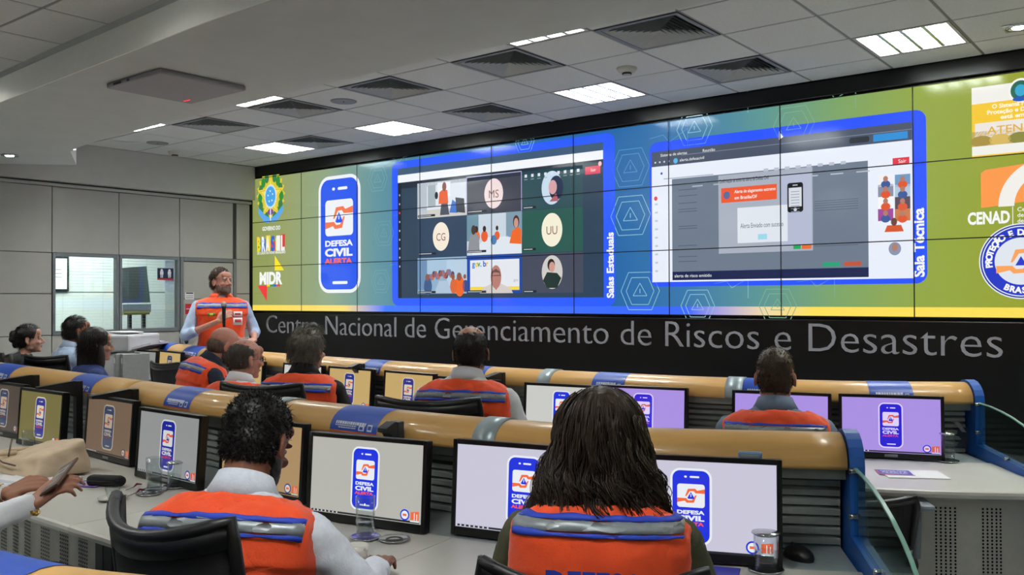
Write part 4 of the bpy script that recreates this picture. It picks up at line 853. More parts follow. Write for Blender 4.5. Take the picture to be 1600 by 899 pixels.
Bm = [((-25, 592), (34, 604), 0, 'brown-tinted monitor cut off by the left edge of the picture, middle row', 'd', 2),
 ((22, 606), (100, 613), 0, 'olive-tinted monitor behind the beige handbag, middle row', 'n', 1),
 ((125, 614), (213, 629), -3, 'brown-tinted monitor behind the black spectacle case, middle row', 'b', 2),
 ((212, 636), (310, 650), -1, 'grey monitor behind the two water glasses, middle row', 'm', 3),
 ((333, 648), (482, 664), 3, 'tan-tinted monitor hidden mostly by the bearded man with short curly hair', 'o', 1),
 ((480, 675), (663, 690), 11, 'pale grey monitor with a tumbler standing before it, right of the curly-haired man', 'g', 0)]
for i, (a, b_, ang, lb, t, dm) in enumerate(Bm): mon_px(a, b_, ang, lb, t, dm, w=.51)
def mon_lr(pl, ang, w, label, tint, dim, side=1, z=EYE-.485, **k):
    p = at_z(*pl, z); d = V((cos(rad(ang)), sin(rad(ang)), 0))*w/2*side; p = p+d; q, w2, kk = clear(rB, (p.x, p.y), ang, w); return monitor(q, ang, label, tint, dim, round(w2, 2), **k)
mon_lr((705, 690), 13, .53, 'lavender-white monitor left of the long-haired woman, its emblem half covered', 'l', 0, 1, h=.318)
mon_lr((1222, 722), 22, .53, 'lavender-white monitor right of the long-haired woman, behind the lidded glass', 'l', 0, -1, h=.313)
Am = [((211, 543), (236, 549), 0, 'small-looking pale monitor at the far left end of the first row, beside the printer', 'm', 3, .42),
 ((237, 545), (292, 553), -8, 'tan monitor left of the bald man, half behind a black chair', 't', 2, .5),
 ((340, 552), (430, 562), -3, 'tan monitor behind the two balding men, its right edge showing', 't', 1, .5),
 ((436, 563), (506, 569), -3, 'pale monitor behind the grey-haired man', 'w', 0, .5),
 ((508, 570), (582, 576), -3, 'tan monitor directly right of the grey-haired man', 't', 1, .5),
 ((594, 576), (680, 583), -3, 'tan monitor left of the man with the receding crown, tumbler below it', 't', 1, .5),
 ((681, 586), (775, 593), 0, 'white monitor behind the man with the receding crown', 'w', 0, .49),
 ((819, 595), (935, 600), 9, 'white monitor right of the man with the receding crown, no lavender tint', 'w', 0, .48),
 ((935, 599), (1076, 605), 12, 'lavender monitor just above the long-haired woman', 'v', 4, .5),
 ((1139, 606), (1303, 613), 14, 'lavender monitor behind the short-haired man at the right', 'v', 4, .5),
 ((1308, 612), (1478, 617), 19, 'lavender monitor with fully visible emblem at the right end of the first row', 'v', 4, .49)]
p = at_d(224, 575, 8.5); monitor((p.x, p.y), 0, Am[0][3], 'm', 3, .42)
Am[0] = None
zsA = {7: EYE-.475, 6: EYE-.48}
for i, (a, b_, ang, lb, t, dm, w_) in [(i, q) for i, q in enumerate(Am) if q]: mon_px(a, b_, ang, lb, t, dm, w=w_, z=zsA.get(i))
# ------------------------------------------------------------------ black gusset arms between hood and monitors
def gusset(row, px, label, ln=.2, m_=None, drop=.0):
    l = row.px(px); p, d, u = row.at(l); e = empty('angled_bracket', (p.x, p.y, ZD), math.atan2(d.y, d.x), label=label, cat='bracket', group='angled brackets under the wooden hoods')
    zt = EYE-.478-ZD; m = MB(); m.rbox(-.024, -.162, 0, .024, -.126, zt+.02, .003); m.build('post', m_ or M_black, e)
    prof = [(.162, zt+.02), (.162, zt-.07), (.162+ln*.6, zt-.02), (.162+ln, zt-.012), (.162+ln, zt+.002), (.175, zt+.022)]; n = len(prof); m = MB()
    m.add([(-.022, -a, z) for a, z in prof]+[(.022, -a, z) for a, z in prof], [tuple(range(n)), tuple(range(2*n-1, n-1, -1))]+[(i, n+i, n+(i+1) % n, (i+1) % n) for i in range(n)]); m.build('arm', m_ or M_black, e)
for px, lb in ((92, 'black bracket between the brown and olive tinted monitors'), (163, 'black bracket behind the brown-tinted monitor'), (252, 'black bracket above the grey monitor by the water glasses'), (480, 'black bracket right of the curly-haired man\'s head')): gusset(rB, px, lb)
gusset(rB, 663, 'slim grey bracket at the right edge of the pale grey monitor', .06, M_dgrey)
gusset(rA, 806, 'black bracket beside the man with the receding crown, first row', .14)
gusset(rA, 430, 'black bracket between monitors behind the balding men, first row', .08); gusset(rA, 588, 'black bracket between two tan monitors, first row', .08)
# ================================================================== PEOPLE
def skin(n, c): return mat('skin_'+n, c, .5, var=.05, scale=25, bump=.05, bscale=150, spec=.35)
SK = {'light': skin('light', '#b98a76'), 'tan': skin('tan', '#a0705a'), 'brown': skin('brown', '#7a4c39'), 'pink': skin('pink', '#b5806f')}
M_or = mat('orange_vest_cloth', '#f04e1a', .75, var=.07, scale=14, bump=.25, bscale=260, sheen=.2)
M_rg = mat('reflective_grey_tape', '#8d9296', .4, metal=.3, var=.08, scale=60); M_rb = mat('blue_tape', '#2340b4', .6, var=.05)
SH = {'white': mat('white_shirt', '#e6e8ec', .8, var=.03, bump=.2, bscale=120), 'lblue': mat('light_blue_shirt', '#a9bcd8', .8, var=.04, bump=.2, bscale=120), 'navy': mat('navy_shirt', '#1d2638', .85, var=.1, bump=.2, bscale=120),
      'black': mat('black_shirt', '#161618', .85, var=.1, bump=.2), 'bgrey': mat('blue_grey_shirt', '#6f7f96', .8, var=.05, bump=.2), 'royal': mat('royal_blue_blouse', '#1f3268', .8, var=.08, bump=.2), 'olive': mat('olive_sleeve', '#4a4a34', .85, var=.08, bump=.2),
      'pale': mat('pale_striped_shirt', '#d6dbe6', .8, var=.06, scale=80, bump=.2)}
M_trou = mat('dark_trousers', '#1a1c22', .85, var=.1)
def hairmat(n, c): return mat('hair_'+n, c, .45, var=.35, scale=60, stretch=(1, 1, .3), spec=.4)
HM = {'black': hairmat('black', '#100d0c'), 'dark': hairmat('dark', '#1e1714'), 'brown': hairmat('brown', '#3a2a20'), 'grey': hairmat('grey', '#6a645c'), 'salt': hairmat('salt', '#4a443e'), 'dkbrown': hairmat('dark_brown', '#33261d'), 'mid': hairmat('mid_brown', '#4a3a2c'), 'stub': hairmat('stubble', '#5a4a40')}
M_eye = mat('eye_white', '#a39a90', .35, var=.01); M_iris = mat('iris_dark', '#1e1410', .15); M_lip = mat('lip', '#8a4a44', .5)
PROF = [(0, .17, .12, 0), (.1, .165, .118, 0), (.2, .162, .112, 0), (.3, .182, .118, -.002), (.38, .198, .12, -.006), (.425, .205, .112, -.012), (.455, .198, .10, -.018), (.48, .175, .088, -.02), (.502, .135, .074, -.02), (.52, .092, .064, -.018), (.54, .066, .058, -.012), (.56, .058, .056, -.006)]
def prof(z):
    z = max(0, min(.56, z))
    for p, q in zip(PROF, PROF[1:]):
        if z <= q[0]: t = (z-p[0])/(q[0]-p[0]); return [p[i]+(q[i]-p[i])*t for i in (1, 2, 3)]
    return PROF[-1][1:]
class Torso:
    def __init__(s, hp, lean, w=1, belly=0, side=0):
        s.w, s.belly = w, belly; s.C = [V((0, 0, hp))]; s.th = []; N = 28
        for k in range(N+1):
            th = rad(lean)*(.55+.9*(k/N)**1.2); s.th.append(th)
            if k: s.C.append(s.C[-1]+.02*V((sin(rad(side)), sin(th), cos(th))))
    def pt(s, z, x, y):
        k = max(0, min(27.999, z/.02)); i = int(k); t = k-i; c = s.C[i].lerp(s.C[i+1], t); th = s.th[i]+(s.th[i+1]-s.th[i])*t
        if z < 0: c = c+V((0, 0, z))
        if z > .56: c = c+V((0, sin(th), cos(th)))*(z-.56)
        return c+V((x, y*cos(th), -y*sin(th)))
    def ring(s, z, off=0, n=40, t0=0, t1=2*pi, xm=None, e=2.5):
        a, b, yc = prof(z); a = a*s.w+off; b = b+off; o = []
        bl = s.belly*max(0, 1-abs(z-.14)/.16)
        cnt = n if t1-t0 > 6.2 else n+1
        for k in range(cnt):
            t = t0+(t1-t0)*k/n; x = a*math.copysign(abs(cos(t))**(2/e), cos(t)); y = (b+(bl if sin(t) > 0 else 0))*math.copysign(abs(sin(t))**(2/e), sin(t))
            if xm: x = max(-xm, min(xm, x))
            o.append(s.pt(z, x, yc+y))
        return o
def ease(a, b, t): return a+(b-a)*t
def hand(mb, wrist, d, nrm, side, curl=.5, thumb=.6, r=1.0, mi=0, nails=None):
    """palm + five separate fingers; d points to the fingers, nrm out of the back of the hand"""
    d = V(d).normalized(); nrm = (V(nrm)-d*V(nrm).dot(d)).normalized(); x = d.cross(nrm)*side; w = V(wrist)
    for k, ox in enumerate((-.030, -.010, .010, .029)):
        kn = w+d*(.088-.004*abs(k-1.2))*r+x*ox*r; mb.cone(w+d*.012+x*ox*.62, .0155*r, kn, .0115*r, 10, mi)
        L = (.044, .047, .043, .034)[k]*r; p = kn; a = curl*(.75+.08*k); dd = d
        for j, f in enumerate((1, .62, .5)):
            ang = a*(.7, 1.55, 2.2)[j]; dd = (d*cos(ang)-nrm*sin(ang)+x*(ox*1.2)).normalized(); q = p+dd*L*f; mb.cone(p, (.0098-.0012*j)*r, q, (.0088-.0012*j)*r, 9, mi)
            if j == 2 and nails is not None: nails.append((q-dd*.004+nrm.lerp(dd, .2)*.004, dd, x))
            p = q
    b0 = w+d*.02-x*.024*r-nrm*.004; t1 = b0+(d*.62-x*.6-nrm*.25*thumb).normalized()*.045*r; t2 = t1+(d*.85-x*.15-nrm*.5*thumb).normalized()*.03*r; t3 = t2+(d*.9+x*.1-nrm*.55*thumb).normalized()*.024*r
    mb.cone(b0, .018*r, t1, .0125*r, 10, mi); mb.cone(t1, .0118*r, t2, .0105*r, 9, mi); mb.cone(t2, .0102*r, t3, .0082*r, 9, mi)
def hair_strands(n, pts_fn, L, w, flow, curl, seed):
    rnd = random.Random(seed); mb = MB()
    for _ in range(n):
        r = pts_fn(rnd)
        if not r: continue
        p, nrm = r; d = (nrm*.5+flow(p, nrm)+V((rnd.uniform(-1, 1), rnd.uniform(-1, 1), rnd.uniform(-1, 1)))*curl).normalized(); l = L*(.6+.8*rnd.random())
        s = d.orthogonal().normalized()*w; m = p+d*l*.5+nrm*l*.12; e = p+d*l+flow(p, nrm)*l*.35+V((rnd.uniform(-1, 1), rnd.uniform(-1, 1), rnd.uniform(-1, 1)))*curl*l*.6
        p = p-nrm*.002; s2 = d.cross(s)
        mb.add([p+s, p-s, m+s*.8, m-s*.8, e], [(0, 1, 3, 2), (2, 3, 4)]); mb.add([p+s2, p-s2, m+s2*.8, m-s2*.8, e], [(0, 1, 3, 2), (2, 3, 4)])
    return mb
def person(label, head, hd, bd, lean=8, hp=None, tilt=0, roll=0, sk='tan', shirt='white', sleeve='long', vest=False, hair='short', hc='dark', beard=None, arms=None, standing=False, w=1.0, belly=.0,
           vox=.007, glasses=False, female=False, collar=True, group=None, cuff=None, backtext=False, scale=1.0, seed=1, curls=False, legs=True, bu=0):
    """head: world point between the ears; hd / bd: compass heading (degrees) of face and chest; arms: two (elbow, wrist, hand dir, back-of-hand normal, curl) in body space"""
    th = rad(bd-90); lab_ = label
    hp0 = .95 if standing else .56
    t0 = Torso(0, lean, w, belly); hl = t0.pt(.655, 0, .018)     # head centre above the pelvis
    Rz = Matrix.Rotation(th, 3, 'Z'); root = V(head)-(Rz @ hl)*scale; hpz = root.z/scale; root.z = 0
    e = empty('person', root, th, label=label, cat='person', group=group)
    if scale != 1: e.scale = (scale,)*3
    T_ = Torso(hpz, lean, w, belly)
    H0 = T_.pt(.655, 0, .018); HR_ = Matrix.Translation(H0) @ Matrix.Rotation(rad(hd-bd), 4, 'Z') @ Matrix.Rotation(rad(-tilt), 4, 'X') @ Matrix.Rotation(rad(roll), 4, 'Y')
    b = MB()
    # ---- body: torso, neck, head with face, arms, hands, legs -> one surface
    b.grid([T_.ring(z, -.012, 24) for z in [-.04, 0, .05, .1, .15, .2, .25, .3, .34, .38, .41, .44, .46, .48, .5, .52, .54, .56]], closed=True)
    n0 = len(b.v)-18*24; b.f += [tuple(n0+i for i in range(23, -1, -1)), tuple(len(b.v)-24+i for i in range(24))]; b.m += [0, 0]; b.sm += [True, True]
    nr = .050 if female else .058
    b.cone(T_.pt(.50, 0, -.02), nr+.006, HR_ @ V((0, -.028, -.055)), nr-.004)
    E_ = lambda c, r, M=HR_, R=None: b.ell(c, r, M, 16, 0, R)
    E_((0, -.012, .036), (.077, .097, .086)); E_((0, .012, -.03), (.064, .076, .075)); E_((0, .035, -.06), (.050, .05, .052)); b.ell((0, .068, -.096), (.022, .018, .017), HR_)
    for s in (-1, 1):
        b.ell((s*.048, .0, -.068), (.016, .028, .02), HR_); b.ell((s*.038, .066, -.028), (.022, .018, .016), HR_); b.ell((s*.030, .080, .020), (.026, .012, .008), HR_)
        b.ell((s*.079, -.012, -.008), (.007, .019, .031), HR_, 14, 0, Matrix.Rotation(s*.35, 3, 'Z')); b.ell((s*.082, -.010, -.028), (.006, .011, .014), HR_)
        b.ell((s*.012, .094, -.034), (.010, .010, .008), HR_)
    b.cone((0, .084, .008), .009, (0, .107, -.028), .0115, M=HR_); b.ell((0, .080, -.062), (.024, .011, .010), HR_); b.ell((0, .074, .055), (.055, .02, .03), HR_)
    sh = [T_.pt(.436, s*(.188*w), -.018) for s in (-1, 1)]
    if arms is None:
        arms = [((-.27, .10, hpz+.20), (-.13, .36, hpz+.21), (.3, .9, 0), (0, 0, 1), .5), ((.27, .10, hpz+.20), (.13, .36, hpz+.21), (-.3, .9, 0), (0, 0, 1), .5)]
    for s, sp, a in zip((-1, 1), sh, arms):
        el, wr, hdv, hn, cu = a; el, wr = V(el), V(wr); b.cone(sp, .045, el, .036); b.cone(el, .037, wr, .024); hand(b, wr, hdv, hn, s, cu, r=.92 if female else 1.0)
    if legs:
        for s in (-1, 1):
            hip = V((s*.09, .0, hpz)); 
            if standing: kn, an = V((s*.10, .02, .5)), V((s*.11, 0, .09))
            else: kn, an = V((s*.11, .42, min(hpz-.02, .52))), V((s*.11, .40, .1))
            b.cone(hip, .08, kn, .055); b.cone(kn, .054, an, .036); b.cone(an+V((0, -.03, -.045)), .035, an+V((0, .13, -.06)), .03)
    body = b.build('body', SK[sk], e); remesh(body, vox, 2)
    # eyes, brows, lips
    for s in (-1, 1):
        m = MB(); m.ell((s*.031, .0765, .003), (.0115, .010, .0075), HR_, 14); ey = m.build('eye', M_eye, e)
        m = MB(); m.ell((s*.031, .0855, .003), (.0050, .003, .0052), HR_, 10); m.build('iris', M_iris, ey)
        m = MB(); m.cone((s*.016, .0935, .021), .0035, (s*.046, .082, .024), .002, M=HR_, n=6); m.build('eyebrow', HM[hc], e)
    m = MB(); m.ell((0, .0875, -.0605), (.022, .006, .003), HR_, 14); m.ell((0, .0865, -.0665), (.019, .006, .0042), HR_, 14); m.build('mouth', M_lip, e)
    if glasses:
        m = MB()
        for s in (-1, 1): m.tube([HR_ @ V((s*.032+.021*cos(t), .098, .003+.016*sin(t))) for t in [k*pi/8 for k in range(17)]], .0013, 5); m.tube([HR_ @ V((s*.053, .096, .006)), HR_ @ V((s*.078, .03, .006)), HR_ @ V((s*.082, -.01, .0))], .0014, 5)
        m.tube([HR_ @ V((-.011, .099, .006)), HR_ @ V((.011, .099, .006))], .0013, 5); m.build('spectacles', M_dgrey, e)
    # ---- hair
    HMt = HM[hc]; rotM = HR_.to_3x3(); hcap = []
    if hair in ('short', 'full', 'crop'):
        k = {'short': 0, 'full': .010, 'crop': -.004}[hair]; hcap = [((0, -.020, .045), (.079+k, .095+k, .087+k)), ((0, -.042, -.008), (.073+k, .068+k, .070+k*.6))]
    elif hair == 'thin': hcap = [((0, -.022, .034), (.0795, .094, .078)), ((0, -.042, -.008), (.075, .070, .068))]
    elif hair == 'bald': hcap = [((0, -.030, .0), (.0795, .082, .052)), ((0, -.045, -.02), (.074, .066, .058))]
    elif hair == 'bun': hcap = [((0, -.018, .042), (.081, .099, .090)), ((0, -.045, -.005), (.074, .07, .07)), ((0, -.115, .052), (.038, .034, .038)), ((.01, -.128, .015), (.028, .026, .03)), ((-.008, -.11, -.03), (.026, .024, .035))]
    elif hair == 'long': hcap = [((0, -.018, .045), (.088, .103, .095)), ((0, -.045, -.02), (.098, .082, .09)), ((0, -.065, -.10), (.098, .062, .10)), ((0, -.075, -.20), (.10, .052, .10)), ((.06, .01, -.10), (.032, .04, .12)), ((-.06, .01, -.10), (.032, .04, .12))]
    elif hair == 'curly': hcap = [((0, -.018, .045), (.092, .105, .095)), ((0, -.04, -.02), (.108, .085, .09)), ((0, -.055, -.10), (.128, .080, .10)), ((0, -.068, -.18), (.140, .072, .075)), ((-.01, -.082, -.235), (.10, .055, .05)), ((.06, -.065, -.2), (.07, .055, .07)), ((-.07, -.06, -.19), (.07, .055, .07))]
    m = MB()
    for c, r in hcap: m.ell(c, r, HR_, 20)
    ho = m.build('hair', HMt, e); remesh(ho, .006, 3, .012 if hair in ('curly', 'full') else .006 if curls else .004, .018 if hair == 'curly' else .012)
    def surf(rnd, caps=hcap[:2]):
        c, r = rnd.choice(caps); u = V((rnd.gauss(0, 1), rnd.gauss(0, 1), rnd.gauss(0, 1))).normalized(); p = V((c[0]+u.x*r[0], c[1]+u.y*r[1], c[2]+u.z*r[2]))
        if p.y > .052 and p.z < .075 or p.y > .02 and p.z < .02 or p.z < -.075: return None
        if hair == 'bald' and p.z > .045 or hair == 'thin' and p.z > .085 and rnd.random() < .75: return None
        for c2, r2 in caps:
            if (c2, r2) != (c, r) and ((p.x-c2[0])/r2[0])**2+((p.y-c2[1])/r2[1])**2+((p.z-c2[2])/r2[2])**2 < .93: return None
        return HR_ @ p, (rotM @ V((u.x/r[0], u.y/r[1], u.z/r[2]))).normalized()
    dn = rotM @ V((0, -.35, -.9)); fw = rotM @ V((.25, 1, .1))
    def flow(p, n):
        if hair in ('curly', 'long'): return dn*1.6
        q = (p-H0).dot(rotM @ V((0, 0, 1))); return (fw*.8 if q > .085 else dn)*1.0
    nst = {'short': 3200, 'full': 3800, 'crop': 3600, 'thin': 2200, 'bald': 1300, 'bun': 2400, 'long': 2400, 'curly': 1200}[hair]
    if curls: st = hair_strands(6500, surf, .008, .0011, lambda p, n: V((0, 0, 0)), 1.3, seed)
    else: st = hair_strands(nst, surf, {'crop': .010, 'bald': .008, 'thin': .012, 'full': .026, 'bun': .02, 'long': .03, 'curly': .018}.get(hair, .015), .0009, flow, .28, seed)
    if st.v: st.build('hair_strands', HMt, e)
    if hair == 'curly':
        rnd = random.Random(5); m = MB()
        for k in range(210):
            a0_ = rnd.uniform(0, 2*pi); z0_ = rnd.uniform(-.04, .13); L_ = rnd.uniform(.16, .37)+z0_*.9; ph = rnd.uniform(0, 6.28); rr = rnd.uniform(.008, .018); fq = rnd.uniform(38, 70); out = rnd.uniform(.95, 1.16); n = 26
            if sin(a0_) > .5 and z0_ < .09: continue
            for q_ in range(8):
                a = a0_+rnd.uniform(-.09, .09); z0 = z0_+rnd.uniform(-.012, .012); L = L_*rnd.uniform(.85, 1.08); ca, sa = cos(a), sin(a); oo = out*rnd.uniform(.97, 1.03); pts = []; p2 = ph+rnd.uniform(-.35, .35); r2 = rr*rnd.uniform(.8, 1.2)
                for j in range(n):
                    t = j/(n-1); z = z0-L*t
                    if z > .045: q = math.sqrt(max(.02, 1-((z-.045)/.097)**2)); rx, ry = .094*q, .106*q
                    else: g = min(1, (.045-z)/.22); rx, ry = .094+.056*g, .106-.022*g
                    x = ca*rx*oo; y = -.018-.045*min(1, max(0, .05-z)/.2)+sa*ry*oo
                    if z < -.06 and y > .0: y *= .3
                    wv = r2*min(1, 2.2*t)*(.75 if z > -.05 else 1)
                    pts.append(HR_ @ V((x+wv*cos(p2+fq*L*t), y+wv*sin(p2+fq*L*t), z+wv*.6*sin(2*ph+fq*L*t*.7))))
                m.tube(pts, [.0016*(1-.5*j/n) for j in range(n)], 3)
        m.build('curls', HMt, e)
    if hair == 'long':
        rnd = random.Random(8); m = MB()
        for k in range(420):
            a = rnd.uniform(0, 2*pi)
            if sin(a) > .45: continue
            z0 = rnd.uniform(0, .11); L = rnd.uniform(.24, .34)+z0; pts = []
            for j in range(9): t = j/8; z = z0-L*t; pts.append(HR_ @ V((cos(a)*(.094+.012*t)+.003*sin(9*t+k), -.03+sin(a)*(.098-.02*t)-.03*t, z)))
            m.tube(pts, .0013, 3)
        m.build('loose_strands', HMt, e)
    if beard:
        m = MB(); m.ell((0, .04, -.072), (.055, .052, .050), HR_); m.ell((0, .078, -.090), (.028, .018, .03), HR_)
        for s in (-1, 1): m.ell((s*.052, .012, -.058), (.016, .034, .04), HR_)
        bo = m.build('beard', HM[beard], e); remesh(bo, .006, 2, .006, .01)
    # ---- shirt
    m = MB(); zs = [-.06, 0, .05, .1, .15, .2, .25, .3, .34, .38, .41, .44, .46, .48, .5, .52, .533]
    m.grid([T_.ring(z, .006, 28) for z in zs], closed=True); n0 = len(m.v)-len(zs)*28
    m.f += [tuple(n0+i for i in range(27, -1, -1)), tuple(len(m.v)-28+i for i in range(28))]; m.m += [0, 0]; m.sm += [True, True]
    for s, sp, a in zip((-1, 1), sh, arms):
        el, wr = V(a[0]), V(a[1]); m.cone(sp, .058, el, .050)
        if sleeve == 'long': m.cone(el, .053, el.lerp(wr, .93), .037)
        elif sleeve == 'rolled': m.cone(el, .053, el.lerp(wr, .28), .046)
    so = m.build('shirt', SH[shirt], e, label=None); remesh(so, .011, 4, .014, .05)
    if collar:
        m = MB(); rows = []
        for z, rr, hz in ((.505, .088, 0), (.53, .070, .0), (.552, .066, .004), (.566, .066, .010), (.566, .070, .010), (.545, .079, .004), (.520, .094, -.004)):
            row = []
            for k in range(32):
                t = pi/2+.28+(2*pi-.56)*k/31; row.append(T_.pt(z+hz*(-sin(t)), cos(t)*rr*.98*(1 if female is False else .9), -.014+sin(t)*rr*.88+.0))
            rows.append(row)
        m.grid(rows); co = m.build('collar', SH[shirt] if shirt != 'olive' else M_or, e); s_ = co.modifiers.new('cloth', 'SOLIDIFY'); s_.thickness = .003
    if standing or legs:
        m = MB()
        for s in (-1, 1):
            hip = V((s*.09, .0, hpz))
            if standing: kn, an = V((s*.10, .02, .5)), V((s*.11, 0, .13))
            else: kn, an = V((s*.11, .42, min(hpz-.02, .52))), V((s*.11, .40, .15))
            m.cone(hip, .1, kn, .07); m.cone(kn, .069, an, .055)
        m.grid([T_.ring(z, .012, 24) for z in (-.1, -.03, .03)], closed=True)
        to = m.build('trousers', M_trou, e); remesh(to, .018, 4)
        for s in (-1, 1):
            m = MB(); y0 = .0 if standing else .4; m.cone((s*.11, y0-.045, .05), .042, (s*.11, y0+.14, .04), .036); m.rbox(s*.11-.045, y0-.09, .0, s*.11+.045, y0+.18, .02, .008); m.build('shoe', M_black, e)
    # ---- vest
    if vest:
        m = MB(); n = 56; rows = []; zs = [.0, .04, .08, .12, .16, .2, .24, .28, .31, .34, .352, .358, .37, .40, .42, .44, .455, .47, .485, .498, .510, .518]
        for z in zs:
            of = .032 if z >= .358 else .023
            rows.append(T_.ring(z, of+(.006*(1-z/.3) if z < .3 else 0), n, 0, 2*pi, xm=(.214+.012*max(0, (.3-z)/.3))*w+(.012 if z < .3 else 0)))
        m.grid(rows, closed=True); vo = m.build('vest', M_or, e); s_ = vo.modifiers.new('cloth', 'SOLIDIFY'); s_.thickness = .006; sd = vo.modifiers.new('soft', 'SUBSURF'); sd.levels = sd.render_levels = 1; wrinkle(vo, .022, .07)
        def band(z0, z1, mt, off, name, t0, t1, par, n=30):
            q = MB(); q.grid([T_.ring(z, off, n, t0, t1, xm=.203*w) for z in (z0, (z0+z1)/2, z1)]); o_ = q.build(name, mt, par); k_2 = o_.modifiers.new('cloth', 'SOLIDIFY'); k_2.thickness = .004; wrinkle(o_, .022, .07)
        for t0_, t1_ in ((pi*1.0, 2*pi), (.12*pi, .88*pi)):
            band(.430+bu, .455+bu, M_rg, .038, 'reflective_band', t0_, t1_, vo); band(.419+bu, .430+bu, M_rb, .038, 'blue_band', t0_, t1_, vo); band(.455+bu, .466+bu, M_rb, .038, 'blue_band', t0_, t1_, vo)
        if backtext:
            F = Flat((0, 0, 0), (1, 0, 0), (0, 0, 1), (0, -1, 0)); c = T_.pt(.325, 0, -.174); F.o = c; F.text('DEFESA', 0, 0, .062, M_rb, 1, .03, width=.22, align='CENTER'); F.text('CIVIL', 0, -.085, .062, M_rb, 1, .03, width=.16, align='CENTER'); F.build('back_lettering', vo)
    return e, T_, HR_, hpz
def sm_close(p):
    o = []; n = len(p)
    for i in range(n):
        a, b, c, d = p[i-1], p[i], p[(i+1) % n], p[(i+2) % n]
        for k in range(3): t = k/3; o.append(.5*((2*b)+(c-a)*t+(2*a-5*b+4*c-d)*t*t+(3*b-a-3*c+d)*t**3))
    return o+[o[0]]
def desk_arms(hpz, wide=.22, fwd=.38, z=None):
    z = (z or .80)
    return [((-.27, .12, z+.02), (-wide*.6, fwd, z), (.35, .9, 0), (0, 0, 1), .45), ((.27, .12, z+.02), (wide*.6, fwd, z), (-.35, .9, 0), (0, 0, 1), .45)]
# standing speaker
eSp, tSp, hSp, zSp = person('bearded man standing with a microphone, orange vest over a light blue shirt', at_d(346, 441, 8.5), 8, -28, lean=-2, tilt=-6, sk='pink', shirt='lblue', sleeve='rolled', vest=True, hair='short', hc='brown', beard='stub',
  arms=[((-.30, -.06, 1.16), (-.26, .20, 1.10), (.5, .8, -.1), (-.2, .1, 1), .55), ((.31, .02, 1.14), (.05, .24, 1.27), (-.7, .2, .6), (.5, .8, .2), 1.0)], standing=True, w=1.06, vox=.006, seed=2, scale=1.05)
# front row of the first console, from the left
person('woman with dark hair in a bun and black top, at the far left', at_d(46, 531, 7.6), 62, 70, lean=2, tilt=-4, sk='light', shirt='black', hair='bun', hc='dark', female=True, w=.86, seed=3, collar=False)
person('man with short black hair and light blue shirt, left of the printer', at_d(121, 519, 7.3), 78, 84, lean=6, sk='brown', shirt='lblue', hair='short', hc='black', seed=4)
person('woman with long dark hair and royal blue blouse, before the printer', at_d(152, 540, 6.5), 66, 80, lean=4, sk='light', shirt='royal', hair='long', hc='dark', female=True, w=.86, seed=5, collar=False)
person('bald bearded man leaning forward, orange vest over a navy shirt', at_d(351, 541, 5.9), 72, 74, lean=20, tilt=18, sk='pink', shirt='navy', vest=True, hair='bald', hc='stub', beard='salt', arms=[((-.27, .20, .80), (-.1, .44, .80), (.3, .9, 0), (0, 0, 1), .5), ((.28, .2, .80), (.1, .44, .80), (-.3, .9, 0), (0, 0, 1), .5)], seed=6, w=1.05)
person('balding man with spectacles and white collar, orange vest, lower than his neighbour', at_d(385, 562, 5.35), 82, 100, lean=6, tilt=4, sk='pink', shirt='white', vest=True, hair='thin', hc='salt', glasses=True, seed=7)
person('man with thick grey hair, orange vest over a black shirt', at_d(483, 548, 5.0), 104, 112, lean=7, sk='pink', shirt='black', sleeve='long', vest=True, hair='full', hc='grey', seed=8, w=1.05)
person('man with receding crown and white collar, orange vest, centre of the first row', at_d(736, 551, 4.2), 128, 112, lean=8, tilt=2, sk='tan', shirt='white', vest=True, hair='thin', hc='dark', seed=9, w=1.05)
person('man with cropped brown hair and blue-grey collar, right end of the first row', at_d(1211, 590, 3.8), 112, 112, lean=5, sk='pink', shirt='bgrey', vest=True, hair='crop', hc='mid', seed=10)
# second console
e10 = person('man with short curly black hair and beard, orange vest over a pale shirt, nearest left', at_d(403, 694, 2.3), 113, 116, lean=14, tilt=26, sk='brown', shirt='pale', vest=True, hair='short', hc='black', beard='black', curls=True, seed=11, w=1.04, vox=.005,
  arms=[((-.30, .16, .82), (-.08, .40, .80), (.5, .8, 0), (0, 0, 1), .5), ((.31, .12, .83), (.24, .40, .80), (-.2, .9, 0), (0, 0, 1), .5)])
e11 = person('woman with long dark curly hair, orange vest with blue back lettering', at_d(940, 692, 2.2), 116, 118, lean=5, sk='light', shirt='olive', vest=True, hair='curly', hc='dkbrown', female=True, seed=12, w=.98, vox=.006, backtext=True, collar=False, bu=.032)
def loc12(p): # world -> body space of the woman at the left edge
    return Matrix.Rotation(-rad(74-90), 3, 'Z') @ (V(p)-R12)
H12 = at_d(-62, 622, 3.0); _T = Torso(0, 9, .88); R12 = H12-(Matrix.Rotation(rad(74-90), 3, 'Z') @ _T.pt(.655, 0, .018)); R12.z = 0
wl_, wr_ = at_d(12, 772, 2.86), at_d(52, 787, 2.72); pl_, pr_ = at_d(76, 741, 2.85), at_d(98, 752, 2.74)
def dl(a, b): return tuple(loc12(b)-loc12(a))
_n = Matrix.Rotation(-rad(74-90), 3, 'Z') @ V((.25, -.55, .8))
e12 = person('woman at the left edge in a white sleeve, holding a phone over the desk', H12, 50, 74, lean=9, tilt=16, sk='tan', shirt='white', hair='long', hc='dark', female=True, seed=13, w=.88, vox=.005,
 arms=[(tuple(loc12(at_d(-150, 800, 2.95))), tuple(loc12(wl_)), dl(wl_, pl_), tuple(_n), .75), (tuple(loc12(at_d(-105, 850, 2.55))), tuple(loc12(wr_)), dl(wr_, pr_), tuple(_n), .85)])
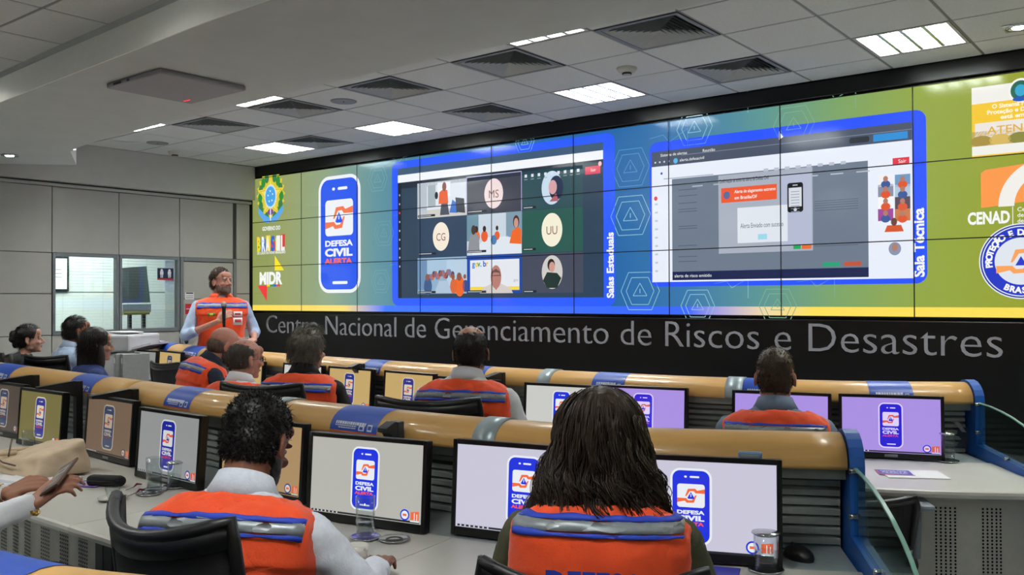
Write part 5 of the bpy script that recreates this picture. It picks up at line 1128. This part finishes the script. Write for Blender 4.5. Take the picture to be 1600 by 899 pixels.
# ================================================================== CHAIRS
M_cf = mat('chair_black_plastic', '#111214', .4, var=.08); M_seat = mat('chair_black_fabric', '#17181b', .85, var=.12, scale=200, bump=.3, bscale=400)
def mesh_mat():
    m = mat('chair_mesh_fabric', '#141517', .7, var=.1, scale=200); nt = m.node_tree; b = nt.nodes['Principled BSDF']
    tc = nt.nodes.new('ShaderNodeTexCoord'); w1 = nt.nodes.new('ShaderNodeTexChecker'); w1.inputs['Scale'].default_value = 420; nt.links.new(tc.outputs['Object'], w1.inputs[0])
    mr = nt.nodes.new('ShaderNodeMapRange'); mr.inputs['To Min'].default_value = .62; mr.inputs['To Max'].default_value = 1; nt.links.new(w1.outputs['Fac'], mr.inputs[0]); nt.links.new(mr.outputs[0], b.inputs['Alpha']); return m
M_mesh = mesh_mat()
def chair(x, y, hd, label, top=1.06, solid=False, arm_z=.67, w=.46, sag=.02, arm_m=None, bent=.06, group='black office chairs'):
    e = empty('office_chair', (x, y, 0), rad(hd-90), label=label, cat='chair', group=group)
    def bp(u, v):    # u -1..1 across, v 0..1 up
        hw = w/2*(.94+.06*v) if v < .8 else w/2*(1-.05*(v-.8)/.2); z = .53+(top-.53)*v+sag*(u*u-1)*v*v; return V((u*hw, -.235-.05*v+bent*u*u-.03*(1-v)*0, z))
    m = MB(); N, K = 14, 10
    fr = [bp(-1+2*i/N, 1) for i in range(N+1)]+[bp(1, 1-j/K) for j in range(1, K+1)]+[bp(1-2*i/N, 0) for i in range(1, N+1)]+[bp(-1, j/K) for j in range(1, K)]
    m.tube(fr+[fr[0], fr[1]], .015, 8); m.grid([[bp(-1+2*i/N, v)+V((0, dy, 0)) for i in range(N+1)] for v, dy in ((1, .012), (1, -.012), (.9, -.01), (.9, .01), (1, .012))]); m.build('back_frame', M_cf, e)
    m = MB(); m.grid([[bp(-1+2*i/N, j/K) for i in range(N+1)] for j in range(K+1)]); bk = m.build('back_mesh', M_seat if solid else M_mesh, e)
    sd = bk.modifiers.new('thick', 'SOLIDIFY'); sd.thickness = .02 if solid else .003
    m = MB(); m.tube([(0, -.3, .5), (0, -.315, .62), (0, -.30, .8)], [.03, .028, .018], 8); m.rbox(-.03, -.3, .38, .03, -.05, .42, .008); m.tube([(0, -.28, .4), (0, -.31, .52)], .028, 8); m.build('back_spine', M_cf, e)
    m = MB(); m.rbox(-.24, -.22, .43, .24, .25, .50, .03, seg=3); m.build('seat', M_seat, e)
    for s in (-1, 1):
        m = MB(); m.tube([(s*.2, -.02, .43), (s*.275, -.02, .45), (s*.28, -.02, arm_z-.02)], .018, 8); m.rbox(s*.28-.04, -.15, arm_z-.015, s*.28+.04, .13, arm_z+.012, .012, seg=2); m.build('armrest', arm_m or M_cf, e)
    m = MB(); m.tube([(0, 0, .1), (0, 0, .42)], .028, 12); m.rbox(-.1, -.1, .39, .1, .1, .43, .01); m.build('column', M_cf, e)
    lg, cs = MB(), MB(); lg.tube([(0, 0, .11), (.15, 0, .095), (.29, 0, .075)], [.028, .022, .014], 8)
    cs.lathe([(0, -.012), (.027, -.012), (.03, 0), (.027, .012), (0, .012)], 14, M=Matrix.Translation((.29, 0, .03)) @ Matrix.Rotation(pi/2, 4, 'X')); cs.tube([(.29, 0, .04), (.29, 0, .08)], .009, 6)
    a, b = lg.mesh('leg', M_cf), cs.mesh('caster', M_cf)
    for k in range(5):
        l = obj('leg', a, e, None, 2*pi*k/5); obj('caster', b, l)
    return e
def behind(px, py, d, back=.0):
    p = at_d(px, py, d); return p
def chair_for(head, hd, lean, label, **k):
    h = math.sin(rad(lean))*.62+.0; p = V(head)-V((cos(rad(hd)), sin(rad(hd)), 0))*(h+.0)+V((sin(rad(hd)), -cos(rad(hd)), 0))*k.pop('dx', 0); return chair(p.x, p.y, hd+k.pop('dh', 0), label, **k)
p = at_d(240, 848, 1.92); chair(p.x+.235*cos(rad(93)), p.y+.235*sin(rad(93)), 93, 'large black chair behind the curly-haired man, its back filling the bottom left', top=1.085, solid=True, w=.44, sag=.04, bent=.09)
chair_for(at_d(940, 692, 2.2), 118, 6, 'black chair of the long-haired woman, its top edge crossing the bottom', top=.965, solid=True, sag=.04, w=.5)
chair_for(at_d(736, 551, 4.2), 114, 8, 'black mesh chair behind the man with the receding crown', top=1.10, dh=4, w=.48, dx=-.12)
chair_for(at_d(483, 548, 5.0), 116, 7, 'black mesh chair behind the grey-haired man', top=1.09, w=.48, dx=-.13)
chair_for(at_d(1211, 590, 3.8), 112, 5, 'black chair of the cropped-haired man, only its top showing over the hood', top=.98)
chair_for(at_d(385, 562, 5.35), 100, 6, 'black chair of the man with spectacles, hidden behind the middle hood', top=.95)
chair_for(at_d(351, 541, 5.9), 74, 20, 'black chair of the bald man leaning forward', top=.98, arm_z=.64)
p = at_z(258, 566, 1.0); chair(p.x, p.y+.2, 100, 'empty black chair left of the bald man, before the tan monitor', top=1.0, w=.36, solid=True)
chair_for(at_d(121, 519, 7.3), 84, 6, 'black chair of the man in the light blue shirt', top=1.10, dh=25, solid=True, w=.44)
chair_for(at_d(152, 540, 6.5), 80, 4, 'black chair of the woman in royal blue', top=1.02, dh=20, solid=True)
chair_for(at_d(46, 531, 7.6), 70, 2, 'black chair of the woman with the bun', top=1.10, dh=10, solid=True, w=.44)
p = at_z(74, 556, 1.1); chair(p.x, p.y, 60, 'empty dark grey chair between the bun-haired woman and the man in blue', top=1.12, solid=True, w=.42)
chair_for(at_d(-62, 622, 3.0), 74, 9, 'black chair with armrest at the bottom-left edge', top=.98, arm_z=.68, dh=-10, arm_m=mat('armrest_grey', '#3c3f42', .5))
p = at_z(1322, 779, .68); chair(p.x, p.y, 118, 'grey-armed chair tucked between the two right console ends', top=.74, arm_z=.68, arm_m=mat('armrest_light', '#7c848c', .5))
# ================================================================== THINGS ON THE DESKS
ZT_ = ZD
M_water = thin_glass('water', '#f1f5f5', 1.4, 2.0)
def tumbler(p, label, h=.135, r=.033, fill=.35, lid=False, coaster=True, grp='drinking glasses on the desks'):
    e = empty('drinking_glass', (p.x, p.y, ZT_+.006), label=label, cat='glass', group=grp)
    m = MB(); m.lathe([(0, .001), (r*.92, .0), (r, h), (r-.0022, h), (r*.92-.0022, .012), (0, .012)], 28); m.build('tumbler', M_glass, e)
    m = MB(); m.lathe([(0, .0125), (r*.92-.0026, .0125), (r*.92-.0026+r*.08*fill, h*fill), (0, h*fill)], 24); m.build('water', M_water, e)
    if lid: m = MB(); m.lathe([(0, h+.008), (r*.3, h+.008), (r*1.12, h+.003), (r*1.15, h), (r*1.02, h-.004), (0, h+.0005)], 28); m.build('lid', M_chrome, e, label='polished steel lid')
    if coaster: co(p, e)
def co(p, par=None, label=None):
    m = MB(); m.lathe([(0, -.004), (.046, -.005), (.052, .001), (.05, .003), (.045, -.001), (0, -.0015)], 32)
    if par: return m.build('coaster', M_chrome, par)
    e = empty('coaster', (p.x, p.y, ZT_+.006), label=label, cat='coaster'); m.build('disc', M_chrome, e); q = MB(); q.lathe([(.02, 0), (.024, .0015), (.028, 0)], 24); q.build('ring', M_dgrey, e)
tumbler(at_z(571, 842, ZD), 'tall clear glass of water on a steel coaster before the pale grey monitor')
co(at_z(616, 845, ZD), None, 'empty steel coaster right of the tall water glass')
tumbler(at_z(241, 768, ZD), 'clear glass on a coaster, left of the lidded glass by the grey monitor', fill=.4)
tumbler(at_z(274, 762, ZD), 'glass with steel lid beside the grey monitor, orange vest just right of it', h=.10, lid=True, fill=.5)
co(at_z(233, 773, ZD), None, 'steel coaster in front of the clear glass at the left desk')
tumbler(at_z(1197, 893, ZD), 'glass with polished steel lid before the right lavender-white monitor', h=.105, r=.036, lid=True, fill=.0+.5)
tumbler(at_z(1481, 722, ZD), 'glass with steel lid on the far right desk of the first row', h=.13, r=.034, fill=.6, lid=True)
tumbler(at_z(45, 707, ZD), 'clear glass behind the beige handbag', h=.11, fill=.2, coaster=False)
tumbler(at_z(596, 648, ZD), 'small clear glass between two tan monitors of the first row', h=.10, fill=.3, coaster=False)
tumbler(at_z(187, 590, ZD), 'small clear glass beside the woman in royal blue', h=.11, fill=.3, coaster=False)
# coffee cup and saucer
p = at_z(558, 882, ZD); e = empty('coffee_cup', (p.x, p.y, ZD+.001), label='white coffee cup on its saucer beside the pale sleeve', cat='cup'); M_cer = mat('white_ceramic', '#d6d4cc', .2, var=.01)
m = MB(); m.lathe([(0, 0), (.03, 0), (.06, .009), (.062, .012), (.03, .005), (0, .004)], 32); m.build('saucer', M_cer, e)
m = MB(); m.lathe([(0, .007), (.02, .007), (.028, .02), (.034, .058), (.031, .058), (.025, .02), (0, .014)], 32); m.tube([(.031, 0, .05), (.05, 0, .048), (.052, 0, .03), (.028, 0, .022)], .0035, 8); m.build('cup', M_cer, e)
# plastic cup near the chair
p = at_z(176, 782, ZD); e = empty('coffee_cup', (p.x, p.y, ZD+.001), label='small clear coffee glass on a white saucer above the black chair back', cat='cup')
m = MB(); m.lathe([(0, 0), (.03, 0), (.055, .009), (.057, .012), (.03, .005), (0, .004)], 28); m.build('saucer', M_cer, e)
m = MB(); m.lathe([(0, .006), (.02, .006), (.029, .05), (.027, .05), (.019, .01), (0, .01)], 24); m.build('cup', M_glass, e)
# stir sticks with red ends
for (a, b_), lb in ((((196, 766), (221, 757)), 'dark red stirrer with thin handle, upper of two'), (((199, 776), (226, 765)), 'dark red stirrer with thin handle, lower of two')):
    a, b_ = at_z(*a, ZD+.004), at_z(*b_, ZD+.006); e = empty('stirrer', (a.x, a.y, ZD+.004), label=lb, cat='stirrer'); d = b_-a; m = MB(); m.tube([(0, 0, 0), d*.4, d*.55], .0018, 6); m.build('handle', M_chrome, e)
    m = MB(); m.tube([d*.5, d*.7+V((0, 0, .008)), d], [.002, .005, .003], 6); m.build('tip', mat('dark_red', '#7c1622', .4), e)
# mouse with cable
p = at_z(1248, 872, ZD); e = empty('computer_mouse', (p.x, p.y, ZD+.002), rad(60), label='black computer mouse with cable at the right end of the middle desk', cat='mouse')
m = MB(); m.ell((0, 0, .004), (.036, .058, .034)); o = m.build('shell', M_cf, e)
m = MB(); m.ell((0, .028, .033), (.004, .01, .006)); m.build('scroll_wheel', M_dgrey, e)
m = MB(); m.tube([(0, .055, .01), (.0, .09, .006), (-.03, .14, .02), (-.06, .17, .08), (-.06, .2, .14), (-.05, .22, .2)], .0022, 6); m.build('cable', M_cf, e)
# black spectacle case
a, b_ = at_z(140, 748, ZD+.03), at_z(190, 750, ZD+.03); e = empty('spectacle_case', ((a.x+b_.x)/2, (a.y+b_.y)/2, ZD+.001), math.atan2(b_.y-a.y, b_.x-a.x), label='black soft spectacle case lying before the brown-tinted monitor', cat='case')
m = MB(); m.rbox(-.08, -.028, 0, .08, .028, .045, .018, seg=4); m.ell((.07, 0, .0225), (.022, .0275, .0222)); m.build('case', M_seat, e); m = MB(); m.tube([(-.08, -.0285, .024), (.08, -.0285, .024)], .0015, 5); m.build('zip', M_cf, e)
# handbag
M_bag = mat('beige_leather', '#c9b296', .42, var=.07, scale=9, bump=.2, bscale=60)
a = at_z(60, 738, ZD); e = empty('handbag', (a.x, a.y, ZD), rad(4), label='beige leather handbag lying on the left desk', cat='handbag')
bm = bmesh.new(); vs_ = [bm.verts.new(c) for c in [(-.36, -.10, 0), (.24, -.15, 0), (.26, .13, 0), (-.30, .12, 0), (-.34, -.08, .035), (.20, -.11, .105), (.23, .11, .175), (-.10, .11, .13)]]
for f in ((3, 2, 1, 0), (4, 5, 6, 7), (0, 1, 5, 4), (1, 2, 6, 5), (2, 3, 7, 6), (3, 0, 4, 7)): bm.faces.new([vs_[i] for i in f])
bmesh.ops.subdivide_edges(bm, edges=bm.edges[:], cuts=5, use_grid_fill=True); bmesh.ops.smooth_vert(bm, verts=bm.verts[:], factor=.5, use_axis_x=True, use_axis_y=True, use_axis_z=True)
m = MB(); m.bm(bm, smooth=True); o = m.build('body', M_bag, e); sd = o.modifiers.new('soft', 'SUBSURF'); sd.levels = sd.render_levels = 2; wrinkle(o, .022, .09)
M_bd = mat('bag_edge_brown', '#4e3a2a', .5)
for dy, dz in ((-.04, 0), (.03, .01)):
    m = MB(); m.tube([(-.12, dy, .085+dz), (-.18, dy-.06, .08+dz), (-.26, dy-.08, .06+dz), (-.36, dy-.04, .04+dz), (-.42, dy+.01, .03)], .011, 8); m.build('handle', M_bag, e)
m = MB(); m.tube([(-.20, -.12, .085), (-.05, -.135, .06), (.05, -.13, .055)], .004, 6); m.tube([(-.12, -.06, .15), (-.02, -.125, .09)], .004, 6); m.build('strap', M_bd, e)
# notebook with spiral, leaflets, papers
def sheet(name, c, w_, d_, rot, label, mt, cat, z=.002, th=.0015):
    e = empty(name, (c.x, c.y, ZD), rot, label=label, cat=cat); m = MB(); m.rbox(-w_/2, -d_/2, z-th/2+.0005, w_/2, d_/2, z+th/2+.0005, .0004); m.build('sheet', mt, e); return e
c = at_z(62, 752, ZD); e = sheet('spiral_notebook', c, .30, .20, rad(12), 'open white spiral notebook under the phone', M_paper, 'notebook', .008, .012)
m = MB()
for k in range(16): m.tube([(-.13+k*.0165, .098, .008), (-.13+k*.0165, .104, .016), (-.13+k*.0165, .108, .008)], .0012, 5)
m.build('spiral', M_cf, e)
def leaflet(c, rot, label, w_=.15, d_=.105):
    e = sheet('leaflet', c, w_, d_, rot, label, mat('leaflet_blue', '#3c3ca8', .4), 'leaflet', .003); F = Flat((0, 0, .0045), (1, 0, 0), (0, 1, 0), (0, 0, 1), .0003); A, B_ = mat('label_white', '#d8dce8', .5), mat('leaflet_orange', '#d85a3a', .5)
    F.rect(-w_*.49, -d_*.49, w_*.49, -d_*.42, B_, 1); F.rect(-w_*.49, -d_*.42, -w_*.46, d_*.49, B_, 1); F.rect(w_*.46, -d_*.42, w_*.49, d_*.49, A, 1); F.text('ALERTA', -w_*.38, -d_*.12, d_*.2, A, 2, .03, width=w_*.76); F.text('DEFESA CIVIL', -w_*.38, d_*.16, d_*.15, A, 2, .03, width=w_*.76); F.rect(-w_*.3, -d_*.3, w_*.3, -d_*.24, A, 2); F.build('print', e); return e
leaflet(at_z(126, 757, ZD), rad(20), 'purple printed leaflet beside the phone, left desk', .24, .10)
cc_ = at_z(1427, 742, ZD); sheet('paper_sheet', cc_, .26, .19, rad(30), 'blank white sheet under the purple leaflet, first row right end', M_paper, 'paper')
leaflet(at_z(1398, 740, ZD)+V((0, 0, 0)), rad(26), 'purple and orange leaflet on the white sheet, first row right end', .15, .12)
c = at_z(12, 750, ZD); sheet('paper_sheet', c, .25, .18, rad(5), 'white sheet at the left edge beneath the handbag', M_paper, 'paper')
sheet('leaflet', at_z(1100, 893, ZD), .2, .1, rad(20), 'purple leaflet peeking out beside the olive sleeve', mat('leaflet_blue', '#3c3ca8', .4), 'leaflet')
# grey cloth bag at the right end of the first row
p = at_z(1503, 706, ZD); e = empty('cloth_bag', (p.x-.02, p.y, ZD), rad(20), label='dark blue-grey bag slumped behind the lidded glass at the right end', cat='bag')
m = MB(); m.ell((0, 0, .07), (.11, .07, .085)); m.ell((-.05, .02, .12), (.06, .05, .06)); m.ell((.06, 0, .06), (.07, .06, .06)); o = m.build('body', mat('bag_cloth', '#343c4a', .85, var=.12, bump=.3), e); remesh(o, .008, 5, .03, .05)
m = MB(); m.grid([[(-.06, -.05, .17), (-.02, -.065, .15), (.01, -.075, .11)], [(-.045, -.055, .18), (.0, -.07, .155), (.03, -.08, .11)]]); m.build('flap', M_lgrey, e)
# small printed card and clip on the middle desk's right end
p = at_z(1270, 846, ZD); e = empty('card_holder', (p.x, p.y, ZD), rad(24), label='clear card holder leaning on the slats right of the last monitor', cat='holder')
m = MB(); m.rbox(-.07, 0, 0, .07, .004, .09, .001); m.build('plate', mat('frosted_plastic', '#8a9296', .3), e); m = MB(); m.rbox(-.07, -.03, 0, .07, 0, .004, .001); m.build('foot', M_glass, e)
# webcam on the last monitor of the middle row
p = at_z(1172, 716, EYE-.485); e = empty('webcam', (p.x, p.y, ZD+.322), rad(22), label='small pale blue clip on top of the right lavender-white monitor', cat='webcam'); m = MB(); m.rbox(-.035, -.012, -.012, .035, .012, .012, .004); m.build('body', mat('pale_blue_plastic', '#5f7f9e', .4), e)
m = MB(); m.rbox(-.028, -.0135, -.005, .028, -.0115, .005, .001); m.build('window', M_lgrey, e)
# ------------------------------------------------------------------ phone, bracelets, watch of the woman at the left
ph_c = at_d(93, 745, 2.76); a_, b2 = at_d(81, 760, 2.70), at_d(105, 729, 2.80); ax = (b2-a_).normalized(); rr_ = (_r-ax*_r.dot(ax)).normalized(); nn_ = ax.cross(rr_)
e = empty('smartphone', ph_c, label='smartphone held in both hands over the left desk, screen towards us', cat='phone'); Mp = Matrix((( *(_r*.72-_f*.35-ax*(_r*.72-_f*.35).dot(ax)).normalized(), 0), (*ax, 0), (0, 0, 0, 0), (0, 0, 0, 1)))
xa = (_r*.5-_f*.85); xa = (xa-ax*xa.dot(ax)).normalized(); na = xa.cross(ax); MM = Matrix(((xa.x, ax.x, na.x, 0), (xa.y, ax.y, na.y, 0), (xa.z, ax.z, na.z, 0), (0, 0, 0, 1)))
m = MB(); m.rbox(-.037, -.075, -.004, .037, .075, .004, .003, M=MM, seg=2); m.build('case', mat('phone_case', '#5a3d30', .4), e)
F = Flat((0, 0, 0), xa, ax, na, .0005); F.rect(-.033, -.068, .033, .07, E('#5f5852', .8), 9); F.rect(-.026, .0, .026, .045, E('#8a827a', .8), 10); F.rect(-.02, -.05, .02, -.01, E('#6a625c'), 10); F.rect(-.012, .02, .012, .028, E('#3a3634'), 11); F.build('screen', e)
M_gold = mat('gold', '#c9a04a', .25, metal=1, var=.05)
for c_, d_, lb, r_ in ((wl_, pl_-wl_, 'chunky gold bracelet on the farther wrist at the left edge', .034), (wr_, pr_-wr_, 'pale gold bracelet on the nearer wrist, left edge', .033)):
    d_ = d_.normalized(); u_ = d_.orthogonal().normalized(); v_ = d_.cross(u_); e = empty('bracelet', c_-d_*.012, label=lb, cat='bracelet'); m = MB()
    for k in range(16): t = 2*pi*k/16; t2 = t+.3; m.cone(u_*cos(t)*r_+v_*sin(t)*r_, .0055, u_*cos(t2)*r_+v_*sin(t2)*r_+d_*.003, .0045, 8)
    m.build('links', M_gold, e)
# microphone, note card, badges of the speaker
Rz = Matrix.Rotation(eSp.rotation_euler.z, 4, 'Z'); Ms = Matrix.Translation(eSp.location) @ Rz @ Matrix.Scale(1.05, 4)
g = Ms @ V((.01, .30, 1.30)); e = empty('microphone', g, eSp.rotation_euler.z, label='black handheld microphone held by the standing speaker', cat='microphone')
m = MB(); m.cone((-.0, .012, -.10), .012, (-.0, .0, .09), .017); m.build('handle', M_cf, e); m = MB(); m.ell((0, -.002, .12), (.026, .026, .03)); m.build('grille', M_lgrey, e)
m = MB(); m.lathe([(.02, 0), (.021, .012), (.02, .02)], 16, M=Matrix.Translation((0, 0, .09))); m.build('collar_ring', M_dgrey, e)
g = Ms @ V((-.13, .30, 1.10)); e = empty('note_card', g, eSp.rotation_euler.z+.4, label='folded white note in the lowered hand of the standing speaker', cat='paper'); e.rotation_euler[0] = .6
m = MB(); m.rbox(-.07, -.045, 0, .07, .045, .003, .001); m.rbox(-.05, -.05, .003, .07, .03, .006, .001); m.build('sheet', M_paper, e)
vest_s = next(c for c in eSp.children if c.name.startswith('vest'))
def chest(z, x0, x1, z0, z1, mt, nm, off=.042):
    rows = []
    for zz in (z0, z1):
        row = []
        for k in range(6):
            x = x0+(x1-x0)*k/5; a, b, yc = prof(zz); a = a*1.06+off; b = b+off; y = yc+b*max(.05, (1-min(1, abs(x)/a)**2.5))**(1/2.5); row.append(tSp.pt(zz, x, y))
        rows.append(row)
    q = MB(); q.grid(rows); o = q.build(nm, mt, vest_s); s_ = o.modifiers.new('cloth', 'SOLIDIFY'); s_.thickness = .003; return o
chest(0, -.165, -.09, .34, .385, M_paper, 'name_patch'); chest(0, -.165, -.085, .265, .33, M_paper, 'badge_patch'); chest(0, -.155, -.10, .29, .315, mat('badge_red', '#b43030', .5), 'badge_print', .0455); chest(0, -.15, -.10, .355, .37, mat('badge_red', '#b43030', .5), 'badge_print', .0455)
chest(0, .07, .13, .345, .375, mat('flag_green', '#1e8a3a', .5), 'flag_patch'); chest(0, .085, .115, .352, .368, mat('flag_yellow', '#e0c020', .5), 'flag_print', .0455); chest(0, -.004, .004, .02, .47, M_rb, 'zip')
m = MB(); m.grid([[tSp.pt(z, cos(t)*r1, -.014+sin(t)*r1*.9) for t in [pi/2+.34+(2*pi-.68)*k/27 for k in range(28)]] for z, r1 in ((.505, .098), (.538, .077), (.556, .076), (.54, .09), (.51, .112))])
o = m.build('vest_collar', M_or, vest_s); s_ = o.modifiers.new('cloth', 'SOLIDIFY'); s_.thickness = .004
# printer with papers and binder behind, left end
p = at_d(196, 560, 8.75); e = empty('printer', (p.x, p.y, 0), rad(32), label='large pale grey office printer behind the seated group at the left', cat='printer'); M_pr = mat('printer_grey', '#b4b6ba', .45, var=.02)
m = MB(); m.rbox(-.30, -.28, .0, .24, .30, 1.02, .02); m.build('body', M_pr, e)
m = MB(); m.rbox(-.31, -.30, 1.04, .20, .30, 1.20, .02, seg=2); m.build('scanner_lid', M_pr, e); m = MB(); m.add([(.20, -.25, 1.06), (.34, -.15, 1.10), (.34, .2, 1.10), (.20, .28, 1.06), (.20, -.25, 1.08), (.34, -.15, 1.12), (.34, .2, 1.12), (.20, .28, 1.08)], [(3, 2, 1, 0), (4, 5, 6, 7), (0, 1, 5, 4), (1, 2, 6, 5), (2, 3, 7, 6), (3, 0, 4, 7)]); m.build('output_tray', M_pr, e)
m = MB(); m.rbox(.1, -.33, .94, .32, -.29, 1.04, .01); m.build('control_panel', M_cf, e); m = MB(); m.rbox(-.26, -.292, .25, .20, -.278, .48, .005); m.rbox(-.26, -.292, .52, .20, -.278, .75, .005); m.build('paper_drawer', M_lgrey, e)
for k, (dx, dz, r_) in enumerate(((.05, 1.2045, .2), (.1, 1.2205, -.1), (-.1, 1.2125, .4))):
    q = empty('paper_stack', (p.x+dx-.1, p.y+.0, dz), r_, label=('white papers on the printer lid, lowest stack', 'white papers on the printer lid, top stack', 'white papers on the printer lid, middle stack')[k], cat='papers'); m = MB(); m.rbox(-.16, -.11, -.004, .16, .11, .004, .001); m.build('sheets', M_paper, q)
# two file trays standing at the left end of the first console
p = at_z(186, 602, ZD); 
for k in range(2):
    e = empty('file_holder', (p.x+.09*k-.02, p.y+.02*k+.1, ZD), rad(75), label=('grey upright file holder left of the first-row monitors', 'second grey upright file holder, nearer the pale monitor')[k], cat='file holder')
    m = MB(); m.rbox(-.12, -.035, 0, .12, .035, .29, .004); m.build('box', M_lgrey, e); m = MB(); m.rbox(-.122, -.02, .2, -.118, .02, .25, .001); m.build('spine_label', M_paper, e)
